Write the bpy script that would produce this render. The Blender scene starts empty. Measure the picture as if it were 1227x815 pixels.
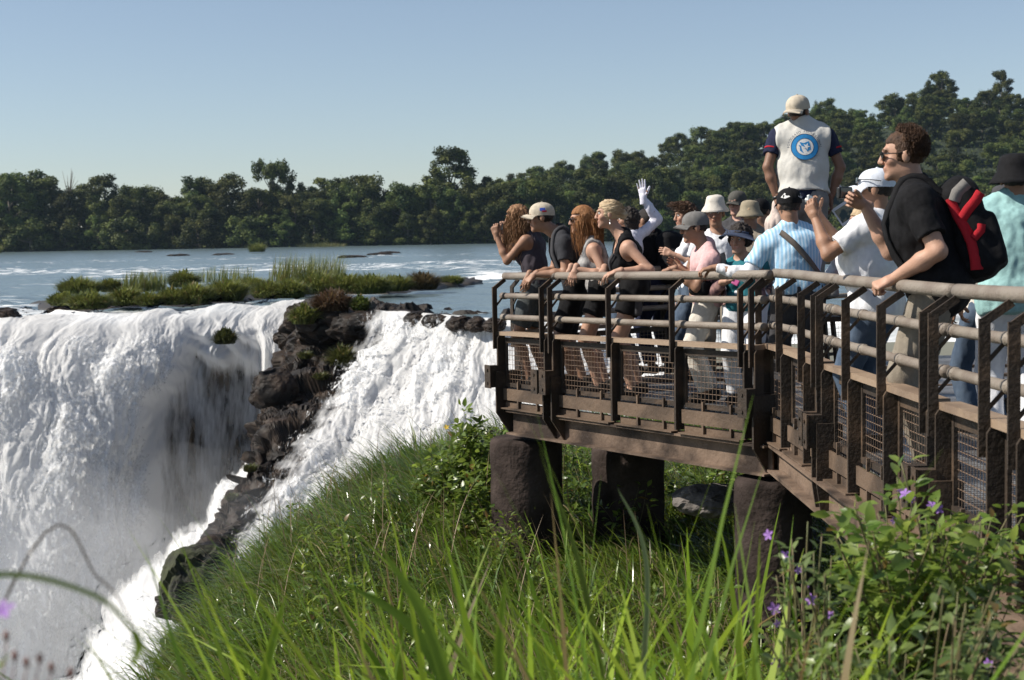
import bpy, bmesh, math, random
import numpy as np
from mathutils import Vector, Matrix
R = math.radians
rng = np.random.default_rng(11)
random.seed(5)
scene = bpy.context.scene
COL = scene.collection

# ------------------------------------------------------------------ camera, sky, sun, exposure
F_PX, CX, CY = 1800.0, 613.5, 407.5          # focal length and centre in photograph pixels
CAM = np.array([0.0, 0.0, 1.33])
PITCH, ROLL = R(-4.04), R(1.0)
fwd = np.array([0, math.cos(PITCH), math.sin(PITCH)])
up0 = np.array([0, -math.sin(PITCH), math.cos(PITCH)])
rt0 = np.array([1.0, 0, 0])
rgt = rt0 * math.cos(ROLL) - up0 * math.sin(ROLL)
upv = rt0 * math.sin(ROLL) + up0 * math.cos(ROLL)
cd = bpy.data.cameras.new('camera'); cam = bpy.data.objects.new('camera', cd); COL.objects.link(cam)
mw = Matrix.Identity(4)
for i in range(3):
    mw[i][0] = rgt[i]; mw[i][1] = upv[i]; mw[i][2] = -fwd[i]; mw[i][3] = CAM[i]
cam.matrix_world = mw
cd.sensor_width = 36; cd.lens = F_PX / 1227 * 36; cd.clip_start = 0.05; cd.clip_end = 6000
cd.dof.use_dof = True; cd.dof.focus_distance = 11.5; cd.dof.aperture_fstop = 5.6
scene.camera = cam

SUN_EL = 44.0; SUN_AZ = -94.0                 # degrees; azimuth from +Y, negative = left
sdir = np.array([math.sin(R(SUN_AZ)) * math.cos(R(SUN_EL)), math.cos(R(SUN_AZ)) * math.cos(R(SUN_EL)), math.sin(R(SUN_EL))])
w = bpy.data.worlds.new('World'); scene.world = w; w.use_nodes = True
nt = w.node_tree; nt.nodes.clear()
sky = nt.nodes.new('ShaderNodeTexSky'); sky.sky_type = 'NISHITA'; sky.sun_disc = False
sky.sun_elevation = R(SUN_EL); sky.sun_rotation = R(SUN_AZ); sky.altitude = 200; sky.air_density = .9; sky.dust_density = .35; sky.ozone_density = 2.6
bg = nt.nodes.new('ShaderNodeBackground'); bg.inputs['Strength'].default_value = 0.078
wo = nt.nodes.new('ShaderNodeOutputWorld')
tnt = nt.nodes.new('ShaderNodeHueSaturation'); tnt.inputs['Saturation'].default_value = .82; nt.links.new(sky.outputs[0], tnt.inputs['Color']); nt.links.new(tnt.outputs[0], bg.inputs[0]); nt.links.new(bg.outputs[0], wo.inputs[0])
sl = bpy.data.lights.new('sun', 'SUN'); sl.energy = 5.0; sl.angle = R(0.5); sl.color = (1.0, 0.93, 0.82)
so = bpy.data.objects.new('sun', sl); COL.objects.link(so)
so.rotation_euler = Vector(sdir).to_track_quat('Z', 'Y').to_euler(); so.location = (-30, 0, 40)
vs = scene.view_settings
vs.view_transform = 'Standard'; vs.look = 'None'; vs.exposure = 0.5; vs.gamma = 1; vs.use_curve_mapping = False
scene.render.engine = 'CYCLES'
cy = scene.cycles
cy.use_denoising = True
cy.max_bounces = 10; cy.diffuse_bounces = 5; cy.glossy_bounces = 3; cy.transmission_bounces = 4; cy.transparent_max_bounces = 12; cy.volume_bounces = 1
cy.caustics_reflective = False; cy.caustics_refractive = False
cy.sample_clamp_indirect = 6

def P(px, py, d):                              # photograph pixel at view depth d -> world
    return CAM + fwd * d + rgt * ((px - CX) / F_PX * d) - upv * ((py - CY) / F_PX * d)
def at(px, s, z):                              # ground point seen in column px at scale s (pixels per metre), height z
    d = F_PX / s; a = (px - CX) / F_PX * d; vz = z - CAM[2]
    A = np.array([[rgt[0], rgt[1]], [fwd[0], fwd[1]]]); b = np.array([a - rgt[2] * vz, d - fwd[2] * vz])
    x, y = np.linalg.solve(A, b)
    return np.array([CAM[0] + x, CAM[1] + y, z])
def G(px, py, z):                              # pixel ray meets the level z
    r = fwd + rgt * ((px - CX) / F_PX) - upv * ((py - CY) / F_PX)
    return CAM + r * ((z - CAM[2]) / r[2])
def proj(p):
    v = np.asarray(p) - CAM; d = v @ fwd
    return CX + (v @ rgt) / d * F_PX, CY - (v @ upv) / d * F_PX, d

# ------------------------------------------------------------------ numpy noise
def _h(ix, iy, iz, s):
    h = (ix.astype(np.uint32) * np.uint32(374761393) + iy.astype(np.uint32) * np.uint32(668265263) + iz.astype(np.uint32) * np.uint32(2147483647) + np.uint32(s * 1013904223 & 0xffffffff))
    h = (h ^ (h >> np.uint32(13))) * np.uint32(1274126177); h ^= h >> np.uint32(16)
    h = h * np.uint32(2246822519); h ^= h >> np.uint32(15)
    return h
def perlin(p, seed=0):
    p = np.asarray(p, float); fl = np.floor(p); f = p - fl; i = fl.astype(np.int64)
    u = f * f * f * (f * (f * 6 - 15) + 10); out = np.zeros(len(p))
    for a in (0, 1):
        for b in (0, 1):
            for c in (0, 1):
                h = _h(i[:, 0] + a, i[:, 1] + b, i[:, 2] + c, seed)
                gx = (h & 1023) / 511.5 - 1; gy = ((h >> 10) & 1023) / 511.5 - 1; gz = ((h >> 20) & 1023) / 511.5 - 1
                d = gx * (f[:, 0] - a) + gy * (f[:, 1] - b) + gz * (f[:, 2] - c)
                wgt = (u[:, 0] if a else 1 - u[:, 0]) * (u[:, 1] if b else 1 - u[:, 1]) * (u[:, 2] if c else 1 - u[:, 2])
                out += d * wgt
    return out * 1.2
def fbm(p, o=4, seed=0, lac=2.03, g=0.5):
    p = np.asarray(p, float); a = 1.0; t = np.zeros(len(p))
    for k in range(o):
        t += a * perlin(p, seed + k * 7); p = p * lac + 3.7; a *= g
    return t
def cells(p, seed=0):                          # F1 distance, F2-F1, cell random
    p = np.asarray(p, float); i = np.floor(p).astype(np.int64); f1 = np.full(len(p), 9.0); f2 = f1.copy(); cid = np.zeros(len(p))
    for a in (-1, 0, 1):
        for b in (-1, 0, 1):
            for c in (-1, 0, 1):
                h = _h(i[:, 0] + a, i[:, 1] + b, i[:, 2] + c, seed)
                q = np.stack([i[:, 0] + a + (h & 1023) / 1023., i[:, 1] + b + ((h >> 10) & 1023) / 1023., i[:, 2] + c + ((h >> 20) & 1023) / 1023.], 1)
                d = np.sqrt(((p - q) ** 2).sum(1)); m = d < f1
                f2 = np.where(m, f1, np.minimum(f2, d)); cid = np.where(m, (h >> 3 & 255) / 255., cid); f1 = np.where(m, d, f1)
    return f1, f2 - f1, cid
def sstep(a, b, x):
    t = np.clip((x - a) / (b - a), 0, 1); return t * t * (3 - 2 * t)
def nrm(v):
    v = np.asarray(v, float); return v / (np.linalg.norm(v) + 1e-12)

# ------------------------------------------------------------------ materials
MATS = {}
def mat(name, col=(.5, .5, .5), rough=.6, col2=None, nscale=8., lo=.35, hi=.65, bump=0., bscale=30., metal=0., transl=0., attr=None, spec=.5, coord='Object', stretch=None, detail=5, sheen=0., objvar=0.):
    if name in MATS: return MATS[name]
    m = bpy.data.materials.new(name); MATS[name] = m; m.use_nodes = True
    N = m.node_tree.nodes; L = m.node_tree.links; b = N['Principled BSDF']; out = N['Material Output']
    b.inputs['Roughness'].default_value = rough; b.inputs['Metallic'].default_value = metal; b.inputs['Specular IOR Level'].default_value = spec
    if sheen: b.inputs['Sheen Weight'].default_value = sheen
    c4 = lambda c: (c[0], c[1], c[2], 1)
    b.inputs['Base Color'].default_value = c4(col)
    csock = None; vec = None
    if col2 is not None or bump:
        tc = N.new('ShaderNodeTexCoord'); vec = tc.outputs[coord]
        if stretch:
            mp = N.new('ShaderNodeMapping'); mp.inputs['Scale'].default_value = stretch; L.new(vec, mp.inputs[0]); vec = mp.outputs[0]
    if col2 is not None:
        n = N.new('ShaderNodeTexNoise'); n.inputs['Scale'].default_value = nscale; n.inputs['Detail'].default_value = detail; L.new(vec, n.inputs['Vector'])
        r = N.new('ShaderNodeValToRGB'); r.color_ramp.elements[0].position = lo; r.color_ramp.elements[1].position = hi
        r.color_ramp.elements[0].color = c4(col); r.color_ramp.elements[1].color = c4(col2); L.new(n.outputs['Fac'], r.inputs[0]); csock = r.outputs[0]
    if attr:
        a = N.new('ShaderNodeAttribute'); a.attribute_name = attr
        if csock is None: csock = a.outputs['Color']
        else:
            mx = N.new('ShaderNodeMix'); mx.data_type = 'RGBA'; mx.blend_type = 'MULTIPLY'; mx.inputs[0].default_value = 1
            L.new(csock, mx.inputs[6]); L.new(a.outputs['Color'], mx.inputs[7]); csock = mx.outputs[2]
    if objvar:
        oi = N.new('ShaderNodeObjectInfo'); hs = N.new('ShaderNodeHueSaturation')
        mr = N.new('ShaderNodeMapRange'); mr.inputs[3].default_value = 1 - objvar; mr.inputs[4].default_value = 1 + objvar; L.new(oi.outputs['Random'], mr.inputs[0])
        mr2 = N.new('ShaderNodeMapRange'); mr2.inputs[3].default_value = .47; mr2.inputs[4].default_value = .52; L.new(oi.outputs['Random'], mr2.inputs[0])
        L.new(mr.outputs[0], hs.inputs['Value']); L.new(mr2.outputs[0], hs.inputs['Hue'])
        if csock is None: hs.inputs['Color'].default_value = c4(col)
        else: L.new(csock, hs.inputs['Color'])
        csock = hs.outputs[0]
    if csock is not None: L.new(csock, b.inputs['Base Color'])
    if bump:
        n2 = N.new('ShaderNodeTexNoise'); n2.inputs['Scale'].default_value = bscale; n2.inputs['Detail'].default_value = 6; L.new(vec, n2.inputs['Vector'])
        bp = N.new('ShaderNodeBump'); bp.inputs['Strength'].default_value = bump; bp.inputs['Distance'].default_value = .02; L.new(n2.outputs['Fac'], bp.inputs['Height']); L.new(bp.outputs[0], b.inputs['Normal'])
    if transl:
        t = N.new('ShaderNodeBsdfTranslucent'); ms = N.new('ShaderNodeMixShader'); ms.inputs[0].default_value = transl
        if csock is not None:
            hs = N.new('ShaderNodeHueSaturation'); hs.inputs['Value'].default_value = 1.6; hs.inputs['Hue'].default_value = .485; L.new(csock, hs.inputs['Color']); L.new(hs.outputs[0], t.inputs[0])
        else: t.inputs[0].default_value = c4(col)
        L.new(b.outputs[0], ms.inputs[1]); L.new(t.outputs[0], ms.inputs[2]); L.new(ms.outputs[0], out.inputs[0])
    return m

# ------------------------------------------------------------------ object helpers
def mesh_np(name, V, Q=None, T=None, m=None, smooth=True, cols=None):
    V = np.asarray(V, np.float32); me = bpy.data.meshes.new(name)
    Q = np.zeros((0, 4), np.int32) if Q is None or len(Q) == 0 else np.asarray(Q, np.int32)
    T = np.zeros((0, 3), np.int32) if T is None or len(T) == 0 else np.asarray(T, np.int32)
    nl = Q.size + T.size; nf = len(Q) + len(T)
    me.vertices.add(len(V)); me.vertices.foreach_set('co', V.ravel())
    me.loops.add(nl); me.loops.foreach_set('vertex_index', np.concatenate([Q.ravel(), T.ravel()]))
    st = np.concatenate([np.arange(len(Q)) * 4, Q.size + np.arange(len(T)) * 3]).astype(np.int32)
    me.polygons.add(nf); me.polygons.foreach_set('loop_start', st)
    me.polygons.foreach_set('use_smooth', np.full(nf, smooth, bool))
    me.update(calc_edges=True)
    if cols is not None:
        for an, c in cols.items():
            if c.ndim == 1: a = me.attributes.new(an, 'FLOAT', 'POINT'); a.data.foreach_set('value', c.astype(np.float32))
            else:
                a = me.attributes.new(an, 'FLOAT_COLOR', 'POINT'); cc = np.ones((len(V), 4), np.float32); cc[:, :3] = c; a.data.foreach_set('color', cc.ravel())
    if m: me.materials.append(m)
    return me
def link(name, me, parent=None, loc=None):
    o = bpy.data.objects.new(name, me); COL.objects.link(o)
    if parent is not None: o.parent = parent
    if loc is not None: o.location = loc
    return o
def tag(o, label=None, cat=None, group=None, kind=None):
    if label: o['label'] = label
    if cat: o['category'] = cat
    if group: o['group'] = group
    if kind: o['kind'] = kind
    return o
def thing(name, label, cat, loc=(0, 0, 0), yaw=0, group=None):
    o = bpy.data.objects.new(name, None); COL.objects.link(o); o.location = [float(v) for v in loc]; o.rotation_euler = (0, 0, yaw); o.empty_display_size = .2
    return tag(o, label, cat, group)
def copy_tree(o, parent=None, **kw):
    c = o.copy(); COL.objects.link(c)
    if parent is not None: c.parent = parent
    for ch in list(o.children): copy_tree(ch, c)
    return c

class MB:
    """collects simple solids; build() links them as one mesh object"""
    def __init__(s): s.V = []; s.Q = []; s.T = []; s.n = 0
    def add(s, V, Q=None, T=None):
        V = np.asarray(V, float); s.V.append(V)
        if Q is not None and len(Q): s.Q.append(np.asarray(Q) + s.n)
        if T is not None and len(T): s.T.append(np.asarray(T) + s.n)
        s.n += len(V)
    def box(s, c, ax, half):                     # centre, 3 axes rows, half sizes
        ax = np.asarray(ax, float); half = np.asarray(half, float)
        sg = np.array([[a, b, d] for a in (-1, 1) for b in (-1, 1) for d in (-1, 1)], float)
        V = np.asarray(c, float) + (sg * half) @ ax
        Q = [[0, 1, 3, 2], [4, 6, 7, 5], [0, 4, 5, 1], [2, 3, 7, 6], [0, 2, 6, 4], [1, 5, 7, 3]]
        if np.linalg.det(ax) < 0: Q = [q[::-1] for q in Q]
        s.add(V, Q)
    def bar(s, a, b, w, h, upd=(0, 0, 1), ext=0.):   # bar a->b, width w sideways, height h along upd
        a = np.asarray(a, float); b = np.asarray(b, float); d = nrm(b - a); sd = np.cross(d, upd)
        if np.linalg.norm(sd) < 1e-6: sd = np.cross(d, (1, 0, 0.01))
        sd = nrm(sd); u = np.cross(sd, d)
        s.box((a + b) / 2, [d, sd, u], [np.linalg.norm(b - a) / 2 + ext, w / 2, h / 2])
    def tube(s, pts, r, n=10, caps=True):
        pts = np.asarray(pts, float); m = len(pts); r = np.broadcast_to(np.asarray(r, float), (m,))
        t = np.gradient(pts, axis=0); t /= np.linalg.norm(t, axis=1)[:, None] + 1e-12
        ref = np.array([0, 0, 1.]) if abs(t[0, 2]) < .9 else np.array([1., 0, 0])
        V = []; sd = nrm(np.cross(t[0], ref))
        for i in range(m):
            sd = nrm(sd - t[i] * (sd @ t[i])); u = np.cross(sd, t[i])
            a = np.arange(n) * 2 * math.pi / n
            V.append(pts[i] + r[i] * (np.cos(a)[:, None] * sd + np.sin(a)[:, None] * u))
        V = np.concatenate(V); Q = []
        for i in range(m - 1):
            for k in range(n):
                Q.append([i * n + k, i * n + (k + 1) % n, (i + 1) * n + (k + 1) % n, (i + 1) * n + k])
        T = []
        if caps:
            V = np.vstack([V, pts[0], pts[-1]]); c0 = m * n
            for k in range(n):
                T.append([c0, (k + 1) % n, k]); T.append([c0 + 1, (m - 1) * n + k, (m - 1) * n + (k + 1) % n])
        s.add(V, Q, T)
    def grid(s, V, nu, nv):                      # V nu*nv rows, single sheet
        Q = grid_quads(nu, nv); s.add(V, Q)
    def prism(s, poly, n, th):                   # extrude planar polygon (3D pts) along +-n*th/2
        poly = np.asarray(poly, float); k = len(poly); n = nrm(n) * th / 2
        V = np.vstack([poly + n, poly - n]); Q = [[i, (i + 1) % k, k + (i + 1) % k, k + i][::-1] for i in range(k)]
        c = [poly.mean(0) + n, poly.mean(0) - n]; V = np.vstack([V, c]); T = []
        for i in range(k): T.append([2 * k, i, (i + 1) % k]); T.append([2 * k + 1, k + (i + 1) % k, k + i])
        s.add(V, Q, T)
    def lathe(s, prof, c, ax, n=28, sx=1., sy=1.):  # prof [(r,h)], axes rows (x,y,axis)
        ax = np.asarray(ax, float); prof = np.asarray(prof, float); m = len(prof); a = np.arange(n) * 2 * math.pi / n
        V = []
        for r, h in prof: V.append(np.asarray(c) + np.stack([np.cos(a) * r * sx, np.sin(a) * r * sy, np.full(n, h)], 1) @ ax)
        Q = [[i * n + k, i * n + (k + 1) % n, (i + 1) * n + (k + 1) % n, (i + 1) * n + k] for i in range(m - 1) for k in range(n)]
        s.add(np.concatenate(V), Q)
    def arr(s):
        return np.concatenate(s.V), (np.concatenate(s.Q) if s.Q else None), (np.concatenate(s.T) if s.T else None)
    def build(s, name, m, parent=None, smooth=False, origin=None, bevel=0.):
        V, Q, T = s.arr()
        if origin is not None: V = V - np.asarray(origin)
        o = link(name, mesh_np(name, V, Q, T, m, smooth), parent)
        if origin is not None and parent is None: o.location = [float(v) for v in origin]
        if bevel:
            md = o.modifiers.new('bevel', 'BEVEL'); md.width = bevel; md.segments = 2; md.limit_method = 'ANGLE'
        return o
def grid_quads(nu, nv):
    i = np.arange((nu - 1) * (nv - 1)); a = (i // (nv - 1)) * nv + i % (nv - 1)
    return np.stack([a, a + nv, a + nv + 1, a + 1], 1)
def grid_normals(V, nu, nv):
    g = V.reshape(nu, nv, 3); du = np.gradient(g, axis=0); dv = np.gradient(g, axis=1); n = np.cross(du, dv); n /= np.linalg.norm(n, axis=2)[..., None] + 1e-9
    return n.reshape(-1, 3)
def bez_grid(C, nu, nv):
    """smooth interpolation of a control grid C[a,b,3] to nu x nv (Catmull-Rom)"""
    C = np.asarray(C, float)
    def interp(A, n):
        m = A.shape[0]; t = np.linspace(0, m - 1, n); i = np.minimum(t.astype(int), m - 2); f = (t - i).reshape((-1,) + (1,) * (A.ndim - 1))
        p = lambda k: A[np.clip(i + k, 0, m - 1)]
        p0, p1, p2, p3 = p(-1), p(0), p(1), p(2)
        return .5 * (2 * p1 + (p2 - p0) * f + (2 * p0 - 5 * p1 + 4 * p2 - p3) * f ** 2 + (3 * p1 - p0 - 3 * p2 + p3) * f ** 3)
    A = interp(C, nu); A = interp(np.swapaxes(A, 0, 1), nv)
    return np.swapaxes(A, 0, 1).reshape(-1, 3)
WATER_Z = -1.87
def interp1(xs, ys):
    xs = np.asarray(xs, float); ys = np.asarray(ys, float)
    return lambda x: np.interp(x, xs, ys)
# ================================================================== SETTING
# ------------------------------------------------------------------ water materials
def foam_white(N, L, tint=(.92, .925, .93)):
    d = N.new('ShaderNodeBsdfPrincipled'); d.inputs['Base Color'].default_value = (*tint, 1); d.inputs['Roughness'].default_value = .75; d.inputs['Specular IOR Level'].default_value = .2
    return d
def river_material():
    m = bpy.data.materials.new('river_water'); m.use_nodes = True; N = m.node_tree.nodes; L = m.node_tree.links; b = N['Principled BSDF']; out = N['Material Output']
    b.inputs['Base Color'].default_value = (.105, .145, .16, 1); b.inputs['Roughness'].default_value = .2; b.inputs['IOR'].default_value = 1.33
    tc = N.new('ShaderNodeTexCoord')
    def noise(sc, det, st):
        mp = N.new('ShaderNodeMapping'); mp.inputs['Scale'].default_value = st; L.new(tc.outputs['Object'], mp.inputs[0])
        n = N.new('ShaderNodeTexNoise'); n.inputs['Scale'].default_value = sc; n.inputs['Detail'].default_value = det; L.new(mp.outputs[0], n.inputs['Vector']); return n.outputs['Fac']
    n1 = noise(.9, 6, (1, .6, 1)); n2 = noise(.16, 5, (1, .5, 1))
    ad = N.new('ShaderNodeMath'); ad.operation = 'ADD'; L.new(n1, ad.inputs[0]); L.new(n2, ad.inputs[1])
    bp = N.new('ShaderNodeBump'); bp.inputs['Strength'].default_value = .5; bp.inputs['Distance'].default_value = .5; L.new(ad.outputs[0], bp.inputs['Height']); L.new(bp.outputs[0], b.inputs['Normal'])
    at_ = N.new('ShaderNodeAttribute'); at_.attribute_name = 'foam'
    f1 = noise(.55, 8, (.45, 1, 1))
    mm = N.new('ShaderNodeMath'); mm.operation = 'MULTIPLY_ADD'; L.new(f1, mm.inputs[0]); mm.inputs[1].default_value = 1.5; L.new(at_.outputs['Fac'], mm.inputs[2])
    mr = N.new('ShaderNodeMapRange'); mr.inputs[1].default_value = 1.16; mr.inputs[2].default_value = 1.5; mr.clamp = True; L.new(mm.outputs[0], mr.inputs[0])
    fw = foam_white(N, L); ms = N.new('ShaderNodeMixShader'); L.new(mr.outputs[0], ms.inputs[0]); L.new(b.outputs[0], ms.inputs[1]); L.new(fw.outputs[0], ms.inputs[2]); L.new(ms.outputs[0], out.inputs[0])
    return m
def fall_material():
    m = bpy.data.materials.new('falling_water'); m.use_nodes = True; N = m.node_tree.nodes; L = m.node_tree.links; N.remove(N['Principled BSDF']); out = N['Material Output']
    fw = foam_white(N, L); tl = N.new('ShaderNodeBsdfTranslucent'); tl.inputs[0].default_value = (.92, .93, .94, 1)
    tc = N.new('ShaderNodeAttribute'); tc.attribute_name = 'flow'
    n = N.new('ShaderNodeTexNoise'); n.inputs['Scale'].default_value = 4.; n.inputs['Detail'].default_value = 8; n.inputs['Roughness'].default_value = .7; L.new(tc.outputs['Vector'], n.inputs['Vector'])
    bp = N.new('ShaderNodeBump'); bp.inputs['Strength'].default_value = .25; bp.inputs['Distance'].default_value = .10; L.new(n.outputs['Fac'], bp.inputs['Height']); L.new(bp.outputs[0], fw.inputs['Normal'])
    m1 = N.new('ShaderNodeMixShader'); m1.inputs[0].default_value = .5; L.new(fw.outputs[0], m1.inputs[1]); L.new(tl.outputs[0], m1.inputs[2])
    tr = N.new('ShaderNodeBsdfTransparent'); at_ = N.new('ShaderNodeAttribute'); at_.attribute_name = 'dens'
    mp = N.new('ShaderNodeMapping'); mp.inputs['Scale'].default_value = (1, .45, 1); L.new(tc.outputs['Vector'], mp.inputs[0])
    n2 = N.new('ShaderNodeTexNoise'); n2.inputs['Scale'].default_value = 2.6; n2.inputs['Detail'].default_value = 9; n2.inputs['Roughness'].default_value = .72; L.new(mp.outputs[0], n2.inputs['Vector'])
    a = N.new('ShaderNodeMath'); a.operation = 'ADD'; L.new(n2.outputs['Fac'], a.inputs[0]); L.new(at_.outputs['Fac'], a.inputs[1])
    mr = N.new('ShaderNodeMapRange'); mr.inputs[1].default_value = .82; mr.inputs[2].default_value = 1.2; L.new(a.outputs[0], mr.inputs[0])
    m2 = N.new('ShaderNodeMixShader'); L.new(mr.outputs[0], m2.inputs[0]); L.new(tr.outputs[0], m2.inputs[1]); L.new(m1.outputs[0], m2.inputs[2]); L.new(m2.outputs[0], out.inputs[0])
    return m
def spray_material():
    m = bpy.data.materials.new('flying_spray'); m.use_nodes = True; N = m.node_tree.nodes; L = m.node_tree.links; N.remove(N['Principled BSDF']); out = N['Material Output']
    d = N.new('ShaderNodeBsdfDiffuse'); d.inputs[0].default_value = (.9, .91, .92, 1); tl = N.new('ShaderNodeBsdfTranslucent'); tl.inputs[0].default_value = (.9, .91, .92, 1); m1 = N.new('ShaderNodeMixShader'); m1.inputs[0].default_value = .5; L.new(d.outputs[0], m1.inputs[1]); L.new(tl.outputs[0], m1.inputs[2])
    tc = N.new('ShaderNodeAttribute'); tc.attribute_name = 'flow'; n = N.new('ShaderNodeTexNoise'); n.inputs['Scale'].default_value = 7.; n.inputs['Detail'].default_value = 7; n.inputs['Roughness'].default_value = .8; mp = N.new('ShaderNodeMapping'); mp.inputs['Scale'].default_value = (1, 1.6, 1); L.new(tc.outputs['Vector'], mp.inputs[0]); L.new(mp.outputs[0], n.inputs['Vector'])
    at_ = N.new('ShaderNodeAttribute'); at_.attribute_name = 'dens'; a = N.new('ShaderNodeMath'); a.operation = 'ADD'; L.new(n.outputs['Fac'], a.inputs[0]); L.new(at_.outputs['Fac'], a.inputs[1])
    mr = N.new('ShaderNodeMapRange'); mr.inputs[1].default_value = 1.0; mr.inputs[2].default_value = 1.10; L.new(a.outputs[0], mr.inputs[0]); tr = N.new('ShaderNodeBsdfTransparent'); m2 = N.new('ShaderNodeMixShader'); L.new(mr.outputs[0], m2.inputs[0]); L.new(tr.outputs[0], m2.inputs[1]); L.new(m1.outputs[0], m2.inputs[2]); L.new(m2.outputs[0], out.inputs[0])
    return m
M_RIVER, M_FALL, M_SPRAY = river_material(), fall_material(), spray_material()
def spray_sheet(V0, n, nu, nv, dens, off, seed, flow, amp=.35):
    V = V0 + n * (off + amp * fbm(V0 * [1.1, 1.1, .5], 4, seed) + .25 * np.abs(fbm(V0 * 2.4, 3, seed + 3)))[:, None]
    tag(link('spray', mesh_np('spray', V, grid_quads(nu, nv), None, M_SPRAY, True, {'dens': dens, 'flow': flow})), 'white spray flying off the falling water', 'spray', kind='stuff')
M_ROCK = mat('wet_basalt', (.009, .007, .006), .62, (.048, .032, .022), 1.3, .42, .72, bump=1., bscale=5., detail=8, spec=.2)
M_CLIFF = mat('brown_cliff', (.035, .026, .018), .7, (.12, .09, .06), 1.0, .35, .7, bump=1., bscale=5., spec=.2)
M_MOSS = mat('mossy_rock', (.012, .012, .008), .9, (.034, .040, .015), 2.2, .4, .6, bump=1., bscale=14.)
M_SOIL = mat('soil', (.022, .026, .012), .9, (.035, .032, .018), 1.5, bump=.6, bscale=6.)
M_FOREST_FLOOR = mat('forest_floor', (.012, .02, .008), .9, (.02, .032, .012), .2)

# ------------------------------------------------------------------ river
lip_d = interp1([-900, -120, 0, 100, 200, 300, 355, 400, 460, 520, 600, 700, 900, 2000], [61, 63, 64, 65, 67, 70, 71, 66, 58.5, 57, 55, 54, 53, 52])
def make_river():
    pxs = np.linspace(-850, 2000, 520); nr = 330; t = np.linspace(0, 1, nr)
    D = lip_d(pxs)[:, None]; dd = D * (560. / D) ** (t ** 1.25)[None, :]
    X = np.repeat(pxs[:, None], nr, 1)
    a = (X - CX) / F_PX * dd
    V = np.stack([a, np.sqrt(np.maximum(dd ** 2, 1)), np.full_like(dd, WATER_Z)], 2).reshape(-1, 3)
    px = X.ravel(); d = dd.ravel(); L0 = np.repeat(lip_d(pxs), nr)
    n1 = fbm(V * [.05, .03, 0], 3, 3)
    foam = .50 * sstep(L0 + 9, L0 + .5, d + 5 * n1)
    foam += (.44 * np.exp(-((d - 165 + 30 * n1) / 38) ** 2) + .32 * np.exp(-((d - 250 + 20 * n1) / 26) ** 2) + .22 * np.exp(-((d - 112 + 8 * n1) / 10) ** 2)) * sstep(760, 560, px)
    foam += .46 * sstep(120, 60, d) * sstep(190, 0, px) + .1 * sstep(110, 75, d)
    foam += .5 * np.exp(-((d - 120) / 16) ** 2) * sstep(540, 585, px) * sstep(720, 600, px)
    h = .10 * fbm(V * [.5, .35, 0] + [0, 0, .5], 4, 9) + .5 * foam * np.maximum(fbm(V * [.4, .28, 0] + [4, 0, .5], 4, 19), -.2)
    h *= sstep(L0, L0 + 2.5, d) * .9 + .1
    V[:, 2] += h - .75 * sstep(L0 + 3.2, L0, d) - .10
    o = link('river', mesh_np('river', V, grid_quads(520, nr)[:, ::-1], None, M_RIVER, True, {'foam': foam})); tag(o, kind='structure')
    return o
make_river()
def lip_pt(px, dz=0.):
    d = float(lip_d(px)); return np.array([(px - CX) / F_PX * d, d, WATER_Z + dz])

# ------------------------------------------------------------------ falls
def water_lumps(V, nu, nv, amp, seed, fs=1.):
    """displace a falling sheet along its own flow: long ropes at the brink that break into streaks"""
    n = grid_normals(V, nu, nv); g = V.reshape(nu, nv, 3)
    U = np.concatenate([np.zeros((1, nv)), np.cumsum(np.linalg.norm(np.diff(g, axis=0), axis=2), 0)]); W = np.concatenate([np.zeros((nu, 1)), np.cumsum(np.linalg.norm(np.diff(g, axis=1), axis=2), 1)], 1)
    U = np.repeat(U.mean(1)[:, None], nv, 1).ravel(); W = W.ravel(); q = np.stack([U, W, np.full_like(U, seed * 1.7)], 1) * fs
    q[:, 0] += .9 * fbm(q * [.35, .22, 1], 3, seed + 50); q[:, 1] += .8 * fbm(q * [.8, .3, 1], 2, seed + 60)
    a = 1.5 * fbm(q * [.30, .055, 1], 3, seed) + .36 * np.abs(fbm(q * [.85, .22, 1], 4, seed + 2)) + .11 * np.abs(fbm(q * [2.4, .6, 1], 4, seed + 5)) + .05 * fbm(q * [6.5, 2.2, 1], 3, seed + 8)
    return n, a * amp, np.stack([U, W * .30, np.full_like(U, seed)], 1)
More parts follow.
